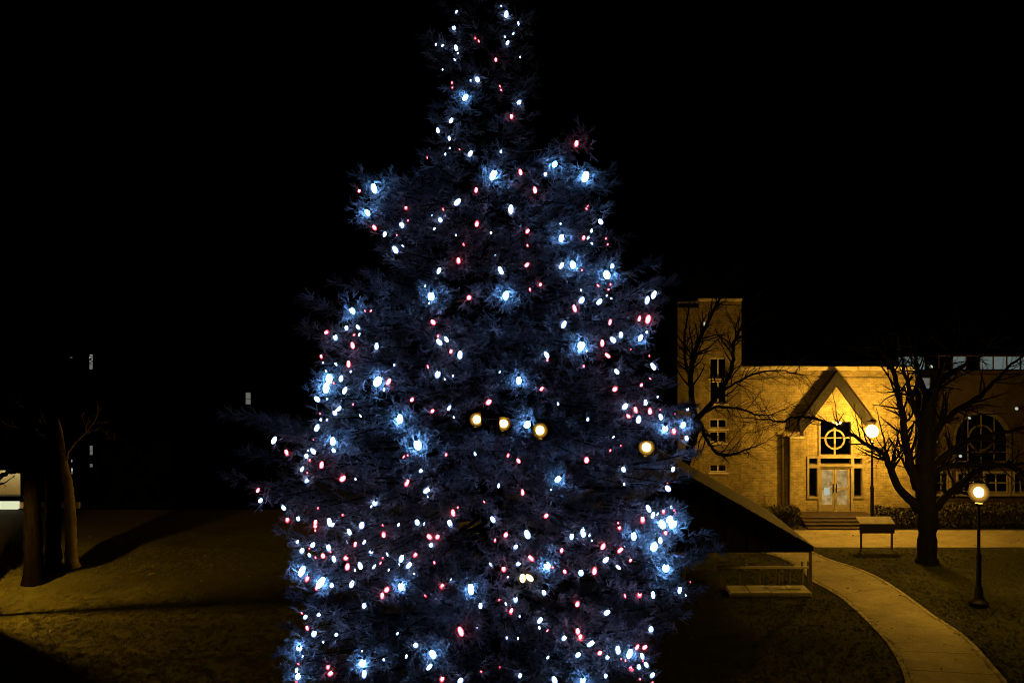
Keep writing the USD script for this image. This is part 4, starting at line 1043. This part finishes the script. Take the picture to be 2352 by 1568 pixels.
pi = UsdGeom.PointInstancer.Define(stage, str(tree.GetPath()) + '/foliage')
tag(pi.GetPrim(), kind='stuff')
targets = []
for i in range(5):
    usdkit.mesh(stage, str(pi.GetPath()) + f'/shoots/shoot_{i:03d}' if i else str(pi.GetPath()) + '/shoots/shoot', spray(100 + i), M['needles'])
    targets.append(Sdf.Path(str(pi.GetPath()) + (f'/shoots/shoot_{i:03d}' if i else '/shoots/shoot')))
pi.CreatePrototypesRel().SetTargets(targets)
pi.CreateProtoIndicesAttr(Vt.IntArray.FromNumpy(rg.integers(0, 5, len(SPOS)).astype(np.int32)))
pi.CreatePositionsAttr(Vt.Vec3fArray.FromNumpy((SPOS - [AX, YX, 0]).astype(np.float32)))
pi.CreateScalesAttr(Vt.Vec3fArray.FromNumpy(np.repeat(SSC[:, None], 3, 1).astype(np.float32)))


def quat_from_x(d, roll):
    """quaternions (w, x, y, z) turning +x to d after a roll about x"""
    w = 1 + d[:, 0]; q = np.stack([w, 0 * w, -d[:, 2], d[:, 1]], 1); bad = w < 1e-4; q[bad] = [0, 0, 0, 1]
    q /= np.linalg.norm(q, axis=1, keepdims=True)
    cr, sr = np.cos(roll / 2), np.sin(roll / 2)
    return np.stack([q[:, 0] * cr - q[:, 1] * sr, q[:, 0] * sr + q[:, 1] * cr, q[:, 2] * cr + q[:, 3] * sr, q[:, 3] * cr - q[:, 2] * sr], 1)


Q = quat_from_x(SDIR, rg.uniform(-.7, .7, len(SDIR)))
pi.CreateOrientationsAttr(Vt.QuathArray([Gf.Quath(float(a), float(b), float(c), float(d)) for a, b, c, d in Q]))

# ------------------------------------------------------------------ strings of lights
bulb_prof = np.array([(0.0, -.046), (.013, -.043), (.0225, -.030), (.027, -.010), (.0265, .008), (.021, .028), (.0125, .042), (0.0, .047)])
bands = [(-99, 235, 'light string at the very tip of the tree, red and white bulbs'), (235, 368, 'light string on the thin black neck below the tree tip'),
         (368, 470, 'light string over the top shoulders of the tree, bright cyan clusters at right'), (470, 590, 'light string below the top shoulders with red bulbs hanging in a column'),
         (590, 730, 'light string around the upper right boughs, one pair lighting the bough tip'), (730, 850, 'light string with a red knot of bulbs at its right end'),
         (850, 950, 'light string passing just above the three amber lamps'), (950, 1050, 'light string level with the amber lamps behind the tree'),
         (1050, 1160, 'sparse light string just below the amber lamps'), (1160, 1235, 'light string starting at the leftmost hanging bulbs'),
         (1235, 1330, 'densest light string, crowded with pink bulbs at left'), (1330, 1440, 'light string with one warm triangle of bulbs near its middle'), (1440, 1700, 'lowest light string in view, cluster of red bulbs at right')]
for lo, hi, lab in bands:
    idx = [i for i, b in enumerate(bulbs) if lo <= b[1] < hi]
    c0 = BP[idx].mean(0)
    ls = rooted('light_string', lab, 'light string', (float(c0[0]), float(c0[1]), float(c0[2])), 'strings of lights on the spruce')
    # route the cable from bulb to nearest unvisited bulb
    left = list(idx); cur = min(left, key=lambda i: bulbs[i][0]); order = [cur]; left.remove(cur)
    while left:
        cur = min(left, key=lambda i: np.linalg.norm(BP[i] - BP[cur])); order.append(cur); left.remove(cur)
    wires, sock = [], {}
    for i in order:
        x, y, s, c_ = bulbs[i]
        axis = np.array([rg.normal(0, .5), rg.normal(-.25, .55), 1.0]); axis /= np.linalg.norm(axis)
        size = {1: .48, 2: .82, 3: 1.1, 4: 1.0}[s] * (1.0 if c_ == 'w' else .9) * rg.uniform(.74, 1.2)
        v, f = lathe(bulb_prof * size * np.array([rg.uniform(.9, 1.15), rg.uniform(.72, 1.05)]), 8)
        a = np.cross(axis, [0.2, 1, 0]); a /= np.linalg.norm(a); b = np.cross(axis, a)
        v = v @ np.stack([a, b, axis]) + BP[i]
        m = {('w', 1): 'bulb_white_dim', ('w', 2): 'bulb_white', ('w', 3): 'bulb_white_bright', ('w', 4): 'bulb_warm', ('r', 1): 'bulb_red_dim', ('r', 2): 'bulb_red', ('r', 3): 'bulb_red_bright'}[(c_, s)]
        obj('bulb', (v, f), m, ls, smooth=True)
        sock[i] = BP[i] + axis * .05 * size
        wires.append(tube([BP[i] + axis * .040 * size, BP[i] + axis * .072 * size], [.013 * size, .014 * size], 6))
        sock[i] = BP[i] + axis * .068 * size
    for a, b in zip(order[:-1], order[1:]):
        p, q = sock[a], sock[b]; dist = np.linalg.norm(q - p)
        t = np.linspace(0, 1, 7)[:, None]
        inward = np.array([TT[0], YX, (p[2] + q[2]) / 2]) - (p + q) / 2; inward /= np.linalg.norm(inward)
        pts = p + (q - p) * t + (inward * (.05 + .14 * dist) + np.array([0, 0, -.05 * dist])) * (4 * t * (1 - t)) * .8
        wires.append(tube(pts, .0032, 4, cap=False))
    obj('cable', join(wires), 'green_cable', ls)

# ------------------------------------------------------------------ grass tufts
rg = np.random.default_rng(9)
N = 26000
gy = rg.uniform(25.5, 40.6, N); gx = rg.uniform(-.56, .56, N) * gy
okk = np.ones(N, bool)
for poly in (PATH_POLY.buffer(.01), sbox(sl0 - .05, 33.9, sl1 + .05, 34.9)):
    okk &= ~shapely.contains_xy(poly, gx, gy)
gx, gy = gx[okk], gy[okk]
gs = rg.uniform(.6, 1.4, len(gx))
for E in (L, R):
    ne = 1000; ue = rg.uniform(0, len(E) - 1.001, ne); fe = ue % 1; ie = ue.astype(int); pe = E[ie] * (1 - fe)[:, None] + E[ie + 1] * fe[:, None]
    pe = pe + rg.normal(0, .075, (ne, 3)); gx = np.concatenate([gx, pe[:, 0]]); gy = np.concatenate([gy, pe[:, 1]]); gs = np.concatenate([gs, rg.uniform(.5, 1.15, ne)])
gp = UsdGeom.PointInstancer.Define(stage, '/World/grass')
tag(gp.GetPrim(), 'short dull winter grass standing on the lawn', 'grass', kind='stuff')
tg = []
for i in range(3):
    r = np.random.default_rng(50 + i); V, Fc = [], []
    for k in range(16):
        a = r.uniform(0, 6.28); o = np.array([r.normal(0, .05), r.normal(0, .05), 0]); h = r.uniform(.025, .07); ln = np.array([math.cos(a), math.sin(a), 0])
        w = np.array([-ln[1], ln[0], 0]) * .0045
        V += [o - w, o + w, o + ln * h * r.uniform(.2, .8) + [0, 0, h]]; Fc.append((3 * k, 3 * k + 1, 3 * k + 2))
    pth = '/World/grass/tufts/tuft' + (f'_{i:03d}' if i else '')
    usdkit.mesh(stage, pth, (np.array(V), np.array(Fc)), M['grass_blade']); tg.append(Sdf.Path(pth))
gp.CreatePrototypesRel().SetTargets(tg)
gp.CreateProtoIndicesAttr(Vt.IntArray.FromNumpy(rg.integers(0, 3, len(gx)).astype(np.int32)))
gp.CreatePositionsAttr(Vt.Vec3fArray.FromNumpy(np.stack([gx, gy, lie(gx, gy)], 1).astype(np.float32)))
gp.CreateScalesAttr(Vt.Vec3fArray.FromNumpy(np.repeat(gs[:, None], 3, 1).astype(np.float32)))

# ------------------------------------------------------------------ fallen leaves
mat('dry_leaf', {'o': ('object_info', {}), 'r': ('rgb_ramp', {'ramp': [(0, (0.05, 0.03, 0.015)), (0.5, (0.09, 0.06, 0.026)), (1, (0.18, 0.13, 0.06))]}), 'p': ('principled_bsdf', {'roughness': 0.8})},
    [('o.random', 'r.fac'), ('r.color', 'p.base_color')])
N = 650
fy = rg.uniform(26, 43.8, N); fx_ = rg.uniform(-.55, .55, N) * fy
okk = ~shapely.contains_xy(sbox(sl0 - .3, 33.5, sl1 + .3, 36), fx_, fy); fx_, fy = fx_[okk], fy[okk]
fz_ = lie(fx_, fy) + .03
lp_ = UsdGeom.PointInstancer.Define(stage, '/World/fallen_leaves')
tag(lp_.GetPrim(), 'dry fallen leaves scattered over the lawn and the path', 'leaves', kind='stuff')
v = np.array([[-.05, 0, .004], [-.02, -.03, .012], [.03, -.022, .0], [.055, 0, .018], [.025, .028, .008], [-.02, .026, .0], [0, 0, .0]])
usdkit.mesh(stage, '/World/fallen_leaves/shapes/leaf', (v, np.array([[6, k_, (k_ + 1) % 6] for k_ in range(6)])), M['dry_leaf'])
lp_.CreatePrototypesRel().SetTargets([Sdf.Path('/World/fallen_leaves/shapes/leaf')])
lp_.CreateProtoIndicesAttr(Vt.IntArray.FromNumpy(np.zeros(len(fy), np.int32)))
lp_.CreatePositionsAttr(Vt.Vec3fArray.FromNumpy(np.stack([fx_, fy, fz_], 1).astype(np.float32)))
lp_.CreateScalesAttr(Vt.Vec3fArray.FromNumpy(np.repeat(rg.uniform(.6, 1.3, len(fy))[:, None], 3, 1).astype(np.float32)))
an = rg.uniform(0, 3.14, len(fy))
lp_.CreateOrientationsAttr(Vt.QuathArray([Gf.Quath(float(math.cos(a)), float(x_), float(y_), float(math.sin(a))) for a, x_, y_ in zip(an, rg.normal(0, .12, len(fy)), rg.normal(0, .12, len(fy)))]))
